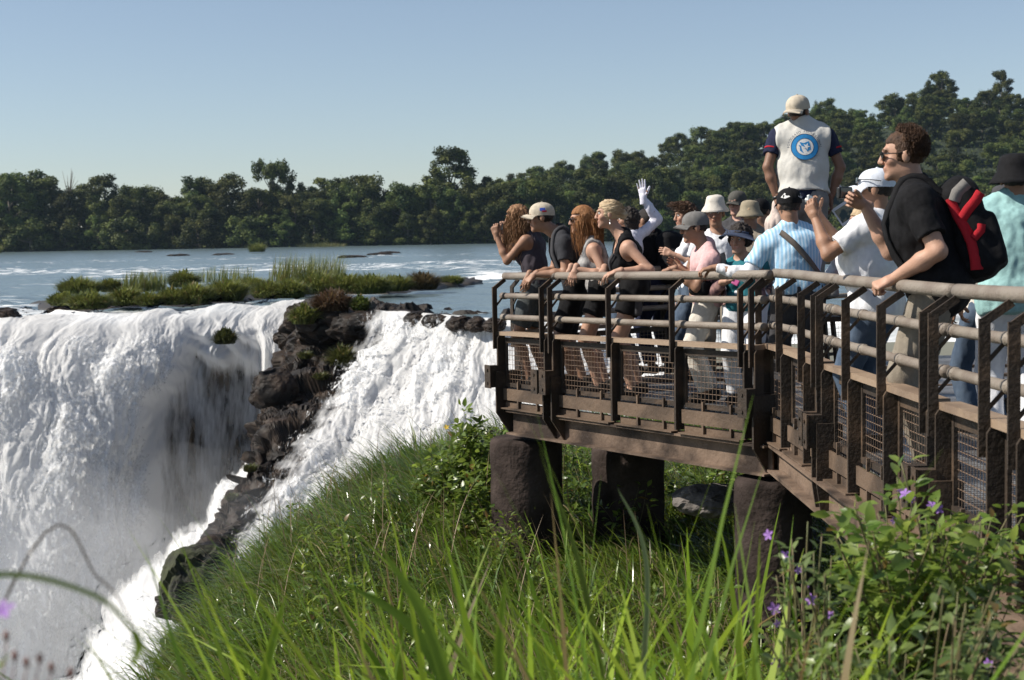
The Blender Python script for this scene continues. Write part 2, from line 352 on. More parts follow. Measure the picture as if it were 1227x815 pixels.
def make_left_fall():
    nu, nv = 520, 430
    pxs = np.array([-330, -200, -100, -20, 50, 120, 180, 235, 290, 330, 358.])
    prof = [(4.2, -.42), (2.4, -.10), (.8, -.16), (-1.0, -.7), (-3.2, -2.3), (-5.0, -5.2), (-6.4, -9.5), (-7.3, -15), (-7.9, -21), (-8.2, -28)]
    C = np.array([[lip_pt(p) + np.array([0, dy, dz]) for dy, dz in prof] for p in pxs])
    V = bez_grid(C, nu, nv); uu = np.repeat(np.linspace(0, 1, nu), nv); px = np.interp(uu * (len(pxs) - 1), np.arange(len(pxs)), pxs); dep = WATER_Z - V[:, 2]
    n, a, flow = water_lumps(V, nu, nv, 1.15, 41)
    if (n[:, 1].mean() > 0): n = -n
    fade = sstep(.1, 2.6, dep) * .75 + .25
    thin = sstep(195, 250, px + 34 * fbm(V * [.5, .5, .12], 3, 77)) * sstep(.6, 3.6, dep + 1.2 * fbm(V * [.7, .7, .2], 2, 70))
    thin *= 1 - .8 * sstep(312, 326, px) * sstep(7.5, 4.5, dep)
    thin2 = .55 * np.exp(-((px - 245 + 2 * dep) / 30) ** 2) * sstep(10, 14, dep)
    V = V + n * (a * fade * (1 - .8 * thin))[:, None]
    V[:, 1] += 2.2 * thin
    dens = 1.0 - .52 * thin + .35 * thin * sstep(9, 16, dep) + .25 * thin * fbm(V * [1.3, 1.3, .1], 3, 12)
    dens -= .12 * sstep(3, 10, dep) * np.maximum(fbm(V * [.6, .6, .2], 3, 55), 0)
    for j, o_ in enumerate((.15, .4)): spray_sheet(V[::1], n, nu, nv, .50 - .09 * j - .5 * thin - .35 * sstep(1.5, 0, dep) + .16 * fbm(V * [.5, .5, .2], 3, 66 + j), o_, 200 + 10 * j, flow)
    o = link('waterfall', mesh_np('waterfall', V, grid_quads(nu, nv), None, M_FALL, True, {'dens': dens, 'flow': flow})); tag(o, kind='structure')
    # cliff behind the curtain
    nu, nv = 150, 110; C2 = C.copy(); C2[:, :, 1] += np.array([1.5, 1.5, 1.5, 1.8, 2.2, 3.2, 3.9, 4.4, 4.8, 5.0]); C2[:, :3, 2] -= .5
    V = bez_grid(C2, nu, nv); n = grid_normals(V, nu, nv); n = -n if n[:, 1].mean() > 0 else n
    f1, f2, cid = cells(V * [.45, .45, .22], 5)
    V = V + n * ((cid - .5) * .9 + .5 * fbm(V * .8, 4, 6))[:, None]
    V[:, 2] = np.minimum(V[:, 2], WATER_Z - .35)
    o = link('cliff', mesh_np('cliff', V, grid_quads(nu, nv), None, M_CLIFF, False)); tag(o, kind='structure')
make_left_fall()
def pix_patch(rows):
    return np.array([[P(*q) for q in r] for r in rows])
CASC = [
    [(440, 376, 59.), (418, 408, 57.4), (380, 470, 53.2), (326, 550, 48.9), (284, 622, 44.9), (254, 690, 41.7)],
    [(500, 381, 57.3), (490, 418, 55.5), (450, 500, 51), (400, 585, 47), (350, 660, 43.5), (325, 730, 41)],
    [(560, 386, 55.6), (552, 430, 53.8), (520, 525, 49.2), (470, 620, 45), (420, 700, 42), (390, 780, 39.5)],
    [(620, 389, 54.4), (618, 445, 52.5), (590, 550, 48), (545, 655, 44), (500, 740, 41), (470, 830, 38.5)],
    [(690, 390, 53.8), (690, 455, 51.6), (665, 570, 47), (620, 680, 43), (580, 780, 40), (560, 870, 37.5)],
    [(800, 392, 53), (800, 470, 51), (780, 600, 46.5), (740, 720, 42.5), (700, 830, 39.5), (690, 920, 37)]]
def make_cascade():
    nu, nv = 420, 430; C = pix_patch(CASC); V = bez_grid(C, nu, nv); n, a, flow = water_lumps(V, nu, nv, .55, 91, fs=1.2)
    n = -n if n[:, 1].mean() > 0 else n
    uu = np.repeat(np.linspace(0, 1, nu), nv); vv = np.tile(np.linspace(0, 1, nv), nu)
    V = V + n * (a * (.2 + .8 * sstep(0, .15, vv)))[:, None]
    V[:, 2] += .18 * sstep(.12, 0, vv)
    edge = sstep(0, .14, uu + .05 * fbm(V * .9, 3, 4))
    dens = .15 + .85 * edge - .34 * sstep(.12, .2, vv) * np.exp(-((uu - .62 - .1 * vv) / .09) ** 2) * np.maximum(0, .3 + fbm(V * .7, 3, 31))
    for j, o_ in enumerate((.10, .3, .55)): spray_sheet(V, n, nu, nv, .47 - .08 * j - .5 * sstep(.08, 0, vv) - .05 * sstep(.1, 0, uu) + .18 * fbm(V * [.6, .6, .4], 3, 86 + j), o_, 300 + 10 * j, flow)
    o = link('cascade', mesh_np('cascade', V, grid_quads(nu, nv), None, M_FALL, True, {'dens': dens, 'flow': flow})); tag(o, kind='structure')
    nu, nv = 120, 110; C2 = C.copy(); C2[:, :, 2] -= .75; C2[:, :, 1] += .8
    V = bez_grid(C2, nu, nv); n = grid_normals(V, nu, nv); n = -n if n[:, 1].mean() > 0 else n
    V = V + n * (.5 * fbm(V * .7, 4, 6))[:, None]
    o = link('cascade_bedrock', mesh_np('cascade_bedrock', V, grid_quads(nu, nv), None, M_ROCK, False)); tag(o, kind='structure')
    # lower plume leaving the foot of the ridge towards the gorge
    rows = [[(345, 520, 57), (335, 545, 56), (330, 580, 55), (330, 640, 55)], [(300, 560, 54.5), (298, 590, 52), (305, 640, 50.5), (320, 700, 51)],
            [(250, 610, 52), (256, 655, 48.5), (268, 705, 47.5), (290, 770, 48)], [(195, 660, 50.5), (205, 725, 46), (228, 775, 45), (260, 830, 46)],
            [(140, 720, 49.5), (150, 800, 44), (185, 845, 43), (230, 890, 44)], [(85, 790, 48.5), (95, 880, 42), (140, 920, 41), (200, 960, 42)], [(20, 880, 47), (40, 980, 40), (90, 1010, 39), (160, 1040, 40)]]
    nu, nv = 300, 210; V = bez_grid(pix_patch(rows), nu, nv); n, a, flow = water_lumps(V, nu, nv, .6, 131, fs=1.2); n = -n if n[:, 1].mean() > 0 else n
    V = V + n * a[:, None]; vv = np.tile(np.linspace(0, 1, nv), nu); uu = np.repeat(np.linspace(0, 1, nu), nv)
    dens = .95 - .6 * sstep(.2, 0, vv) - .4 * sstep(.85, 1, vv) - .5 * sstep(.1, 0, uu)
    for j, o_ in enumerate((.2, .6)): spray_sheet(V, n, nu, nv, .5 - .12 * j - .6 * sstep(.3, 0, vv) - .5 * sstep(.8, 1, vv) - .3 * sstep(.12, 0, uu) + .16 * fbm(V * .6, 3, 96 + j), o_, 400 + 10 * j, flow)
    o = link('lower_cascade', mesh_np('lower_cascade', V, grid_quads(nu, nv), None, M_FALL, True, {'dens': dens, 'flow': flow})); tag(o, kind='structure')
make_cascade()
# gorge floor far below, so that nothing opens on emptiness
V = np.array([[-120, 5, -27.], [40, 5, -27], [40, 75, -27], [-120, 75, -27]]); tag(link('gorge_water', mesh_np('gorge_water', V, [[0, 1, 2, 3]], None, M_RIVER, False, {'foam': np.full(4, .7)})), kind='structure')
# ------------------------------------------------------------------ rock ridge between the falls
def make_ridge():
    L = [(356, 368, 66), (352, 384, 63), (348, 436, 59.5), (308, 490, 55), (301, 540, 51.5), (264, 600, 47), (246, 652, 43), (226, 705, 39), (214, 780, 35), (205, 860, 32)]
    Rr = [(600, 372, 61), (545, 384, 59), (440, 440, 56.2), (388, 500, 52.4), (344, 560, 48.6), (300, 622, 44.8), (276, 668, 41.6), (262, 715, 38), (262, 790, 34), (262, 860, 31)]
    rows = []
    for i, (l, r) in enumerate(zip(L, Rr)):
        a, b = P(*l), P(*(r if i < 2 else (r[0] - 14, r[1], r[2]))); a[2] -= .35; b[2] -= .35
        m = (a + b) / 2 + np.array([0, 0, .35 if i > 1 else .1])
        rows.append([a + [-.6, 3.5, -11], a + [-.35, .9, -2.6], a, a * .6 + b * .4 + [0, -.1, .25], m, b, b + [1.2, .3, -1.6], b + [2.5, .6, -4]])
    rows = [[p + np.array([0, 7, -.5]) for p in rows[0]]] + rows
    nu, nv = 330, 170; V = bez_grid(np.array(rows), nu, nv); n = grid_normals(V, nu, nv); n = -n if n[:, 2].mean() < 0 else n
    W = V + fbm(V * .4, 3, 14)[:, None] * .6
    f1, f2, cid = cells(W * [.5, .5, .75], 15); g1, g2, cid2 = cells(W * [1.3, 1.3, 2.0], 17)
    a = (cid - .45) * 1.3 * sstep(0, .22, f2) + (cid2 - .5) * .5 * sstep(0, .2, g2) - .30 * sstep(.16, 0, f2) - .14 * sstep(.12, 0, g2) + .16 * fbm(V * 1.9, 5, 18)
    V = V + n * a[:, None] * np.array([1, 1, .8])
    o = link('rock_ridge', mesh_np('rock_ridge', V, grid_quads(nu, nv), None, M_ROCK, False)); tag(o, kind='structure')
make_ridge()
def boulder(label, px, py, d, rx, ry, rz, m=M_ROCK, seed=0, name='river_rock', group=None, sink=.3):
    bm = bmesh.new(); bmesh.ops.create_icosphere(bm, subdivisions=5, radius=1)
    V = np.array([v.co for v in bm.verts]); T = np.array([[v.index for v in f.verts] for f in bm.faces]); bm.free()
    f1, f2, cid = cells(V * 1.7 + seed, 3 + seed); V = V * (1 + .22 * (cid - .5) + .16 * fbm(V * 1.6 + seed, 4, seed))[:, None]
    V = np.sign(V) * np.abs(V) ** .9 * [rx, ry, rz]
    c = P(px, py, d) if d else G(px, py, WATER_Z); o = link(name, mesh_np(name, V, None, T, m, False)); o.location = c + np.array([0, 0, -sink * rz])
    tag(o, label, 'rock', group); return o
for i, (px, py, rx) in enumerate([(478, 381, 1.1), (505, 383, .9), (528, 384, .8), (551, 386, .6), (571, 387, .45), (592, 388, .5)]):
    boulder('low wet black rock in a row along the brink of the right cascade', px, py, None, rx * .85, .6, .40 - .03 * i, seed=i, group='rocks along the brink', sink=.2)
boulder('round black rock at the brink against the left edge of the picture', 3, 379, None, .8, .7, .5, seed=21)
boulder('flat dark rock in the water beside the low bushes of the island', 70, 371, None, .55, .4, .22, seed=22)
boulder('brown boulder at the top of the rock ridge under the brown tuft', 394, 390, 61, 1.35, 1.2, .75, seed=23, sink=0)
boulder('broad dark boulder on the ridge beside the right cascade', 437, 391, 59.5, 1.35, 1.2, .62, seed=24, sink=0)
boulder('dark rock block halfway down the ridge over the gorge', 330, 468, 56, .9, 1, .8, seed=26, sink=0)
boulder('rounded mossy boulder at the foot of the ridge above the grass', 236, 702, 36, .8, .9, 1.0, M_MOSS, 25, 'mossy_boulder', sink=0)
for i, (px, py) in enumerate([(422, 308), (172, 302), (466, 303), (455, 305), (268, 305), (214, 306)]):
    boulder('thin black rock breaking the far water surface', px, py, None, 2.4, 1.5, .42, seed=40 + i, group='far rocks in the river')

# ------------------------------------------------------------------ generic blades (grass as real geometry)
def blades(root, h, wd, az, lean, curl, seg=4, twist=None, base=None, tip=None):
    """root Nx3, length h, width wd, azimuth of lean, start lean angle and extra curl (radians) -> V, Q, colour t"""
    n = len(root); t = np.linspace(0, 1, seg + 1); dirh = np.stack([np.cos(az), np.sin(az), 0 * az], 1); side = np.stack([-np.sin(az), np.cos(az), 0 * az], 1)
    if twist is not None: side = side * np.cos(twist)[:, None] + dirh * np.sin(twist)[:, None]
    pos = root.copy(); V = np.zeros((n, seg + 1, 2, 3)); ang = lean.copy()
    for k in range(seg + 1):
        wk = wd * (1 - t[k] ** 2.2) * (.65 + .35 * min(1, t[k] * 4)) + .0004
        V[:, k, 0] = pos - side * wk[:, None] / 2; V[:, k, 1] = pos + side * wk[:, None] / 2
        ang = lean + curl * t[k] ** 1.3
        pos = pos + (dirh * np.sin(ang)[:, None] + np.array([0, 0, 1.]) * np.cos(ang)[:, None]) * (h / seg)[:, None]
    V = V.reshape(-1, 3); b = (np.arange(n) * (seg + 1) * 2)[:, None] + (np.arange(seg) * 2)[None, :]; b = b.ravel()
    return V, np.stack([b, b + 1, b + 3, b + 2], 1)
def blade_cols(n, seg, c1, c2, dry=0.04, cdry=(.20, .15, .06)):
    f = rng.random(n)[:, None]; c = np.array(c1) * (1 - f) + np.array(c2) * f; c = c * (.7 + .6 * rng.random(n)[:, None])
    m = rng.random(n) < dry; c[m] = np.array(cdry) * (.6 + .6 * rng.random(m.sum())[:, None])
    return np.repeat(c, (seg + 1) * 2, 0)
M_GRASS = mat('grass_blade', (1, 1, 1), .26, attr='tint', transl=.34, spec=.8)
M_GRASS_BROAD = mat('broad_leaf_blade', (1, 1, 1), .5, attr='tint', transl=.48, spec=.3)
M_GRASS_FAR = mat('clump_grass', (1, 1, 1), .5, attr='tint', transl=.3, spec=.3)
def grass_mesh(name, root, h, wd, az, lean, curl, c1, c2, seg=4, dry=.04, m=None, twist=None):
    V, Q = blades(root, h, wd, az, lean, curl, seg, twist)
    return mesh_np(name, V, Q, None, m or M_GRASS, True, {'tint': blade_cols(len(root), seg, c1, c2, dry)})

# ------------------------------------------------------------------ river islands with their clumps
def island_ground(name, pts, hw):
    pts = [G(px, py, WATER_Z) for px, py in pts]; C = []
    for i, p in enumerate(pts):
        t = nrm(pts[min(i + 1, len(pts) - 1)] - pts[max(i - 1, 0)]); s = np.array([-t[1], t[0], 0]); hh = hw[i]
        C.append([p - s * hh - [0, 0, .5], p - s * hh * .8 + [0, 0, .05], p + [0, 0, .25], p + s * hh * .8 + [0, 0, .05], p + s * hh - [0, 0, .5]])
    V = bez_grid(np.array(C), 120, 40); V = V + fbm(V * .7, 4, 3)[:, None] * np.array([.5, .5, .22])
    tag(link(name, mesh_np(name, V, grid_quads(120, 40)[:, ::-1], None, mat('island_mud', (.02, .016, .012), .5, (.05, .04, .028), 1.5, bump=.8, bscale=4), True)), kind='structure')
island_ground('river_island', [(58, 364), (110, 366), (180, 364), (250, 358), (310, 353), (380, 348), (440, 349), (500, 343), (545, 340), (568, 338)], [1.2, 2.6, 3, 3.4, 3.2, 3.6, 3.4, 2.6, 1.6, .6])
def clump(label, px, py, wpx, hpx, kind, c=None, d=None, group=None, name='grass_clump', n=1600):
    c0 = P(px, py, d) if d else G(px, py, WATER_Z + .1); dd = proj(c0)[2]; s = F_PX / dd; rad = wpx / 2 / s; h = hpx / s
    ang = rng.random(n) * 2 * math.pi; rr = np.sqrt(rng.random(n)); root = np.stack([np.cos(ang) * rr * rad * .85, np.sin(ang) * rr * rad * .85, 0 * ang], 1)
    if kind == 'reed':
        hh = h * (.45 + .6 * rng.random(n)); lean = .05 + .18 * rng.random(n); curl = .1 + .5 * rng.random(n); wd = .035 + .03 * rng.random(n); az = rng.normal(0.2, .9, n)
        c1, c2 = c or ((.06, .09, .02), (.15, .16, .045))
    else:
        hh = h * 1.1 * (.6 + .45 * rng.random(n)) * (1 - .2 * rr ** 2); az = ang + rng.normal(0, .6, n); lean = .1 + .8 * rr * rng.random(n); curl = .9 + 1.5 * rng.random(n); wd = .035 + .05 * rng.random(n)
        c1, c2 = c or ((.05, .075, .016), (.17, .19, .05))
    o = link(name, grass_mesh(name, root, hh, wd, az, lean, curl, c1, c2, 3, .05, M_GRASS_FAR)); o.location = c0
    if kind != 'reed' and hpx > 14:               # leafy heart so the clump is not see-through
        k = 500; a2 = rng.random(k) * 6.283; r2 = np.sqrt(rng.random(k)); z2 = rng.random(k); r2 = r2 * rad * .8
        q = np.stack([np.cos(a2) * r2, np.sin(a2) * r2, h * .75 * z2 * (1 - (r2 / rad) ** 2)], 1)
        Vv, Qq = blades(q, .2 + .2 * rng.random(k), .12 + .1 * rng.random(k), rng.random(k) * 6.283, rng.random(k) * 1.5, rng.random(k), 2)
        link('leaves', mesh_np('leaves', Vv, Qq, None, M_GRASS_FAR, True, {'tint': blade_cols(k, 2, c1, c2, .03)}), o)
    tag(o, label, 'grass clump' if name == 'grass_clump' else 'bush', group); return o
g = 'grass clumps on the river island'; lbl = 'rounded green grass clump on the low river island'
for q in [(95, 352, 52, 24), (75, 366, 32, 18), (107, 370, 50, 25), (132, 350, 24, 20), (150, 366, 42, 26), (179, 367, 26, 19), (206, 365, 42, 24), (232, 364, 40, 30),
          (270, 361, 50, 34), (220, 344, 34, 24), (300, 350, 44, 22), (322, 357, 40, 24), (347, 357, 40, 26), (380, 352, 60, 32), (415, 352, 50, 30), (443, 352, 46, 30), (472, 349, 40, 24), (540, 340, 32, 13)]:
    clump(lbl, *q, 'dome', group=g)
clump('brownish rounded clump near the right end of the river island', 506, 347, 38, 26, 'dome', ((.05, .045, .02), (.10, .075, .035)))
clump('loose pale reeds over the left part of the river island', 172, 350, 62, 30, 'reed', n=420, name='reed_patch')
clump('tall feathery reeds in the middle of the river island', 368, 345, 110, 44, 'reed', n=900, name='reed_patch')
clump('thin scattered reeds between the two halves of the island', 270, 338, 80, 22, 'reed', n=260, name='reed_patch')
clump('lone round bush standing in the far open river', 308, 302, 22, 15, 'dome', n=700, name='river_bush')
clump('long low bank of bushes in the river before the far forest', 385, 296, 70, 8, 'dome', ((.05, .07, .02), (.11, .11, .04)), n=900, name='river_bush')
clump('small bush in the far river cut by the left edge', -2, 303, 10, 14, 'dome', n=400, name='river_bush')
clump('tiny bush in the far river to the right of the long bank', 486, 291, 10, 5, 'dome', n=200, name='river_bush')
clump('brown dry tuft crowning the rock ridge between the falls', 398, 372, 46, 30, 'dome', ((.055, .04, .022), (.12, .075, .04)), d=60.5, n=1000, name='brown_tuft')
clump('green tuft hanging at the left end of the ridge top', 364, 388, 32, 26, 'dome', d=60, n=700)
clump('small bright tuft right of the brown one on the ridge', 432, 372, 20, 18, 'dome', ((.05, .08, .02), (.10, .13, .03)), d=60, n=400)
clump('olive moss tuft on the rock face beside the cascade', 410, 440, 24, 30, 'dome', ((.04, .05, .012), (.09, .10, .025)), d=56.3, n=700, name='moss_tuft')
clump('mossy hanging tuft behind the veil of the left fall', 270, 412, 26, 20, 'dome', ((.03, .04, .012), (.06, .07, .02)), d=66.0, n=500, name='moss_tuft')

# ------------------------------------------------------------------ far bank, hill and forest
hill_h = interp1([-900, 480, 560, 620, 700, 780, 850, 950, 1050, 1127, 1227, 1500, 2200], [3, 3, 9, 16, 25, 32, 38, 45, 50, 56, 52, 54, 58])
def bank_z(px, d): return WATER_Z - .6 + 2.2 * sstep(528, 540, d) + hill_h(px) * sstep(545, 770, d)
def make_hills():
    pxs = np.linspace(-1000, 2200, 200); ds = 526 + 500 * np.linspace(0, 1, 70) ** 1.5
    PX, DD = np.meshgrid(pxs, ds, indexing='ij'); V = np.stack([(PX - CX) / F_PX * DD, DD, bank_z(PX, DD)], 2).reshape(-1, 3)
    V[:, 2] += fbm(V * [.02, .02, 0], 3, 8) * 2 * sstep(540, 580, V[:, 1])
    tag(link('hills', mesh_np('hills', V, grid_quads(200, 70)[:, ::-1], None, M_FOREST_FLOOR, True)), kind='structure')
make_hills()
M_CROWN = mat('forest_crown', (.018, .036, .010), .65, (.098, .115, .028), .25, .35, .65, transl=.18, attr='tint', objvar=.35, spec=.2)
M_BARK = mat('forest_bark', (.10, .085, .065), .85, (.16, .14, .11), 2.)
def cards(c, nrmv, size, jit=.7, aspect=.7):
    n = len(c); nn = nrmv + rng.normal(0, jit, (n, 3)); nn /= np.linalg.norm(nn, axis=1)[:, None]
    a = np.cross(nn, rng.normal(0, 1, (n, 3))); a /= np.linalg.norm(a, axis=1)[:, None]; b = np.cross(nn, a)
    s = size[:, None] / 2; V = np.stack([c - a * s, c - b * s * aspect + a * s * .1, c + a * s, c + b * s * aspect + a * s * .1], 1).reshape(-1, 3)
    return V, np.arange(4 * n).reshape(-1, 4)
def tree_proto(i, kind):
    H = {'round': 21, 'tall': 24, 'vine': 19, 'umb': 20, 'low': 11}[kind] * rng.uniform(.92, 1.08); Rr = {'round': 7.0, 'tall': 5.8, 'vine': 6.6, 'umb': 7.5, 'low': 5.8}[kind]
    lob = []
    def add(z0, z1, n, r0, r1, f):
        for k in range(n):
            a = rng.random() * 6.28; z = z0 + (z1 - z0) * rng.random(); rr = Rr * f(z) * math.sqrt(rng.uniform(.1, .75)); lob.append((math.cos(a) * rr, math.sin(a) * rr, z * H, rng.uniform(r0, r1), rng.uniform(r0, r1) * 1.08))
    if kind == 'round': add(.58, .94, 27, 1.0, 2.3, lambda z: math.sqrt(max(.12, 1 - ((z - .62) / .38) ** 2))); add(.12, .58, 16, 1.2, 2.4, lambda z: .85)
    elif kind == 'tall': add(.50, .97, 28, .9, 2.0, lambda z: math.sqrt(max(.12, 1 - ((z - .6) / .42) ** 2))); add(.1, .5, 15, 1.1, 2.2, lambda z: .8)
    elif kind == 'vine': add(.06, .96, 42, 1.0, 2.2, lambda z: 1.15 - .5 * z)
    elif kind == 'umb': add(.82, .96, 24, .9, 1.9, lambda z: 1.0)
    else: add(.08, .85, 24, 1.0, 2.0, lambda z: 1.15 - .55 * z)
    C, Nn, S, B = [], [], [], []
    for (x, y, z, r, rz) in lob:
        k = int(80 * r * r) + 70; d = rng.normal(0, 1, (k, 3)); d /= np.linalg.norm(d, axis=1)[:, None]; rad = rng.random(k) ** .25 * (1 + .16 * rng.normal(0, 1, k))
        C.append(np.array([x, y, z]) + d * rad[:, None] * [r, r, rz]); Nn.append(d + [0, 0, .3]); S.append(rng.uniform(.3, .85, k)); B.append(np.full(k, rng.uniform(.55, 1.5)))
    C = np.concatenate(C); C[:, 2] = np.maximum(C[:, 2], .2); V, Q = cards(C, np.concatenate(Nn), np.concatenate(S)); b = np.repeat(np.concatenate(B) * rng.uniform(.75, 1.25, len(C)), 4)[:, None] * np.array([1, 1, 1])
    cr = mesh_np('crown', V, Q, None, M_CROWN, False, {'tint': b})
    mb = MB(); bend = rng.normal(0, .6, 2); mb.tube([[0, 0, -.8], [bend[0] * .3, bend[1] * .3, H * .35], [bend[0], bend[1], H * .8]], [.42, .3, .12], 7)
    for (x, y, z, r, rz) in lob[::3]: mb.tube([[bend[0] * .5, bend[1] * .5, min(z * .7, H * .6)], [x * .5, y * .5, z * .82], [x, y, z]], [.18, .12, .05], 5)
    V, Q, T = mb.arr(); tk = mesh_np('trunk', V, Q, T, M_BARK, True)
    return cr, tk
PROTO = {k: [tree_proto(i, k) for i in range(n)] for k, n in [('round', 6), ('tall', 4), ('vine', 5), ('umb', 2), ('low', 3)]}
def tree(name, kind, px, d, sc, label, group=None, z=None, wide=1.):
    cr, tk = PROTO[kind][rng.integers(len(PROTO[kind]))]
    loc = [(px - CX) / F_PX * d, d, float(bank_z(px, d)) - .3 if z is None else z]
    t = thing(name, label, 'tree', loc, rng.random() * 6.28, group); t.scale = (sc * wide, sc * wide, sc)
    link('crown', cr, t); link('trunk', tk, t); return t
gb = 'trees along the far riverbank'; lb = 'dark green broadleaf tree in the forest along the far riverbank'
top_y = interp1([-80, 0, 50, 90, 120, 150, 200, 240, 270, 300, 330, 370, 410, 440, 480, 510, 550, 600, 650, 700, 760, 820], [222, 219, 220, 222, 228, 222, 221, 220, 208, 212, 222, 214, 204, 208, 216, 213, 202, 202, 206, 205, 204, 200])
def horizon(px): return 280.3 - .0175 * (px - 613.5)
for row, (d, step, sc) in enumerate([(534, 34, .62), (541, 33, .86), (552, 34, 1.0), (566, 26, .74)]):
    for px in np.arange(-90 + 11 * row, 800, step):
        p = px + rng.uniform(-9, 9); dd = d + rng.uniform(-3, 3); htop = (horizon(p) - top_y(p)) * dd / F_PX + CAM[2] - bank_z(p, dd)
        s = htop / 19.3 * sc * rng.uniform(.74, 1.08)
        kind = 'low' if row == 0 and rng.random() < .4 else 'vine' if row == 3 else rng.choice(['vine', 'round', 'tall', 'vine', 'round'] if row else ['vine', 'vine', 'round']); s *= 1.5 if kind == 'low' else 1
        tree('riverbank_tree', kind, p, dd, s, lb, gb, wide=rng.uniform(1.15, 1.45))
gh = 'trees on the forested hill'; lh = 'green broadleaf tree on the forested hill behind the viewing platform'
for d in [566, 588, 612, 638, 664, 690, 716, 742, 766]:
    for px in np.arange(560 + rng.uniform(0, 20), 1290, 36):
        if rng.random() < .06: continue
        tree('hill_tree', rng.choice(['round', 'tall', 'round', 'vine', 'umb'], p=[.50, .0, .24, .26, .0]), px + rng.uniform(-12, 12), d + rng.uniform(-9, 9), rng.uniform(.58, .84), lh, gh, wide=rng.uniform(1.25, 1.55))
tree('emergent_tree', 'umb', 331, 548, 1.42, 'slender flat-topped tree rising alone above the left forest skyline', wide=.72)
tree('emergent_tree', 'round', 1127, 768, 1.2, 'big round tree topping the highest point of the hill')
tree('emergent_tree', 'tall', 1200, 770, 1.05, 'tall tree on the hill skyline at the right edge')
tree('emergent_tree', 'round', 990, 768, 1.0, 'spreading tree on the skyline right of the man in the vest')
mb = MB(); b0 = np.array([0, 0, 0.])
for k in range(9):
    a = rng.random() * 6.28; e = np.array([math.cos(a) * rng.uniform(2, 4), math.sin(a) * 2, rng.uniform(23, 28.5)]); mb.tube([[0, 0, 15], [e[0] * .4, e[1] * .4, 21], e], [.22, .14, .05], 5)
mb.tube([[0, 0, -1], [.2, 0, 12], [0, 0, 22]], [.45, .35, .15], 6)
dt = thing('dead_tree', 'bare dead tree with thin branches above the forest at far left', 'tree', [(88 - CX) / F_PX * 546, 546, -.5]); V, Q, T = mb.arr(); link('trunk', mesh_np('trunk', V, Q, T, M_BARK, True), dt)
# continuous undergrowth under the trees
n = 70000; px = rng.uniform(-150, 1330, n); d = 531 + 245 * rng.random(n) ** 1.6; keep = (px > 540) | (d < 575); px, d = px[keep], d[keep]; n = len(px)
c = np.stack([(px - CX) / F_PX * d, d, bank_z(px, d) + rng.random(n) ** 1.3 * (7 + 3 * perlin(np.stack([px * .05, d * .08, 0 * d], 1), 3))], 1); V, Q = cards(c, np.tile([0, -.6, .6], (n, 1)), rng.uniform(.5, 1.4, n), .7)
tag(link('undergrowth', mesh_np('undergrowth', V, Q, None, M_CROWN, False, {'tint': np.repeat(rng.uniform(.6, 1.3, n), 4)[:, None] * np.ones(3)}), None), 'dark shrubs filling the forest floor beyond the river', 'undergrowth', kind='stuff')

# drifting mist at the foot of the left fall
def mist(px, py, d, r, dens):
    bm = bmesh.new(); bmesh.ops.create_icosphere(bm, subdivisions=4, radius=1); V = np.array([v.co for v in bm.verts]); T = np.array([[v.index for v in f.verts] for f in bm.faces]); bm.free()
    V = V * (1 + .35 * fbm(V * 1.3 + px, 3, 4))[:, None] * r; m = MATS.get('mist_air')
    if m is None:
        m = bpy.data.materials.new('mist_air'); MATS['mist_air'] = m; m.use_nodes = True; N = m.node_tree.nodes; N.remove(N['Principled BSDF']); v = N.new('ShaderNodeVolumePrincipled'); v.inputs['Color'].default_value = (.95, .97, 1, 1); v.inputs['Density'].default_value = dens; m.node_tree.links.new(v.outputs[0], N['Material Output'].inputs['Volume'])
    o = link('mist', mesh_np('mist', V, None, T, m, True)); o.location = P(px, py, d); tag(o, 'soft white mist drifting at the foot of the waterfall', 'mist', kind='stuff')
mist(110, 800, 54, [9, 3.0, 5.5], .035); mist(225, 640, 53.5, [3.2, 2.0, 3.0], .035); mist(30, 680, 55, [6, 2.4, 4.2], .035); mist(300, 640, 44.5, [2.4, 1.2, 1.5], .035)

for px, py, d in [(366, 430, 59), (352, 470, 57), (330, 520, 53.5), (300, 565, 50), (280, 600, 48), (385, 455, 56.2)]:
    clump('small green moss tuft clinging to the rock ridge between the falls', px, py, 16, 12, 'dome', ((.035, .045, .014), (.09, .10, .03)), d=d - .6, n=260, name='moss_tuft', group='moss tufts on the ridge')
# ================================================================== NEAR GROUND
EDGE = np.array([(-.1, -6), (-.3, 3), (-.8, 8), (-1.55, 12), (-2.35, 15), (-2.2, 17.6), (-1.2, 20.4), (.5, 22), (3, 24), (8, 26), (40, 27)], float)
prof_z = interp1([-20, 3, 4.5, 6, 8, 10, 13, 16, 19, 26, 60], [-.32, -.35, -.5, -.95, -1.5, -1.85, -1.72, -1.5, -1.38, -1.5, -2])
def edge_dist(x, y):
    p = np.stack([x, y], 1); best = np.full(len(p), 1e9); sgn = np.zeros(len(p))
    for a, b in zip(EDGE[:-1], EDGE[1:]):
        ab = b - a; t = np.clip(((p - a) @ ab) / (ab @ ab), 0, 1); q = a + t[:, None] * ab; d = np.linalg.norm(p - q, axis=1)
        cr = ab[0] * (p[:, 1] - a[1]) - ab[1] * (p[:, 0] - a[0]); m = d < best; best = np.where(m, d, best); sgn = np.where(m, np.sign(cr), sgn)
    return best * sgn                             # positive = over the gorge side
def ground_z(x, y):
    x = np.atleast_1d(np.asarray(x, float)); y = np.atleast_1d(np.asarray(y, float)); e = edge_dist(x, y)
    z = prof_z(y) + .10 * fbm(np.stack([x * .6, y * .6, 0 * x], 1), 3, 2)
    z = z - 1.05 * .75 * np.log1p(np.exp(np.clip(e / .75, -30, 30))) - .30 * np.maximum(e - .6, 0) ** 1.6
    return np.maximum(z, -27.5)
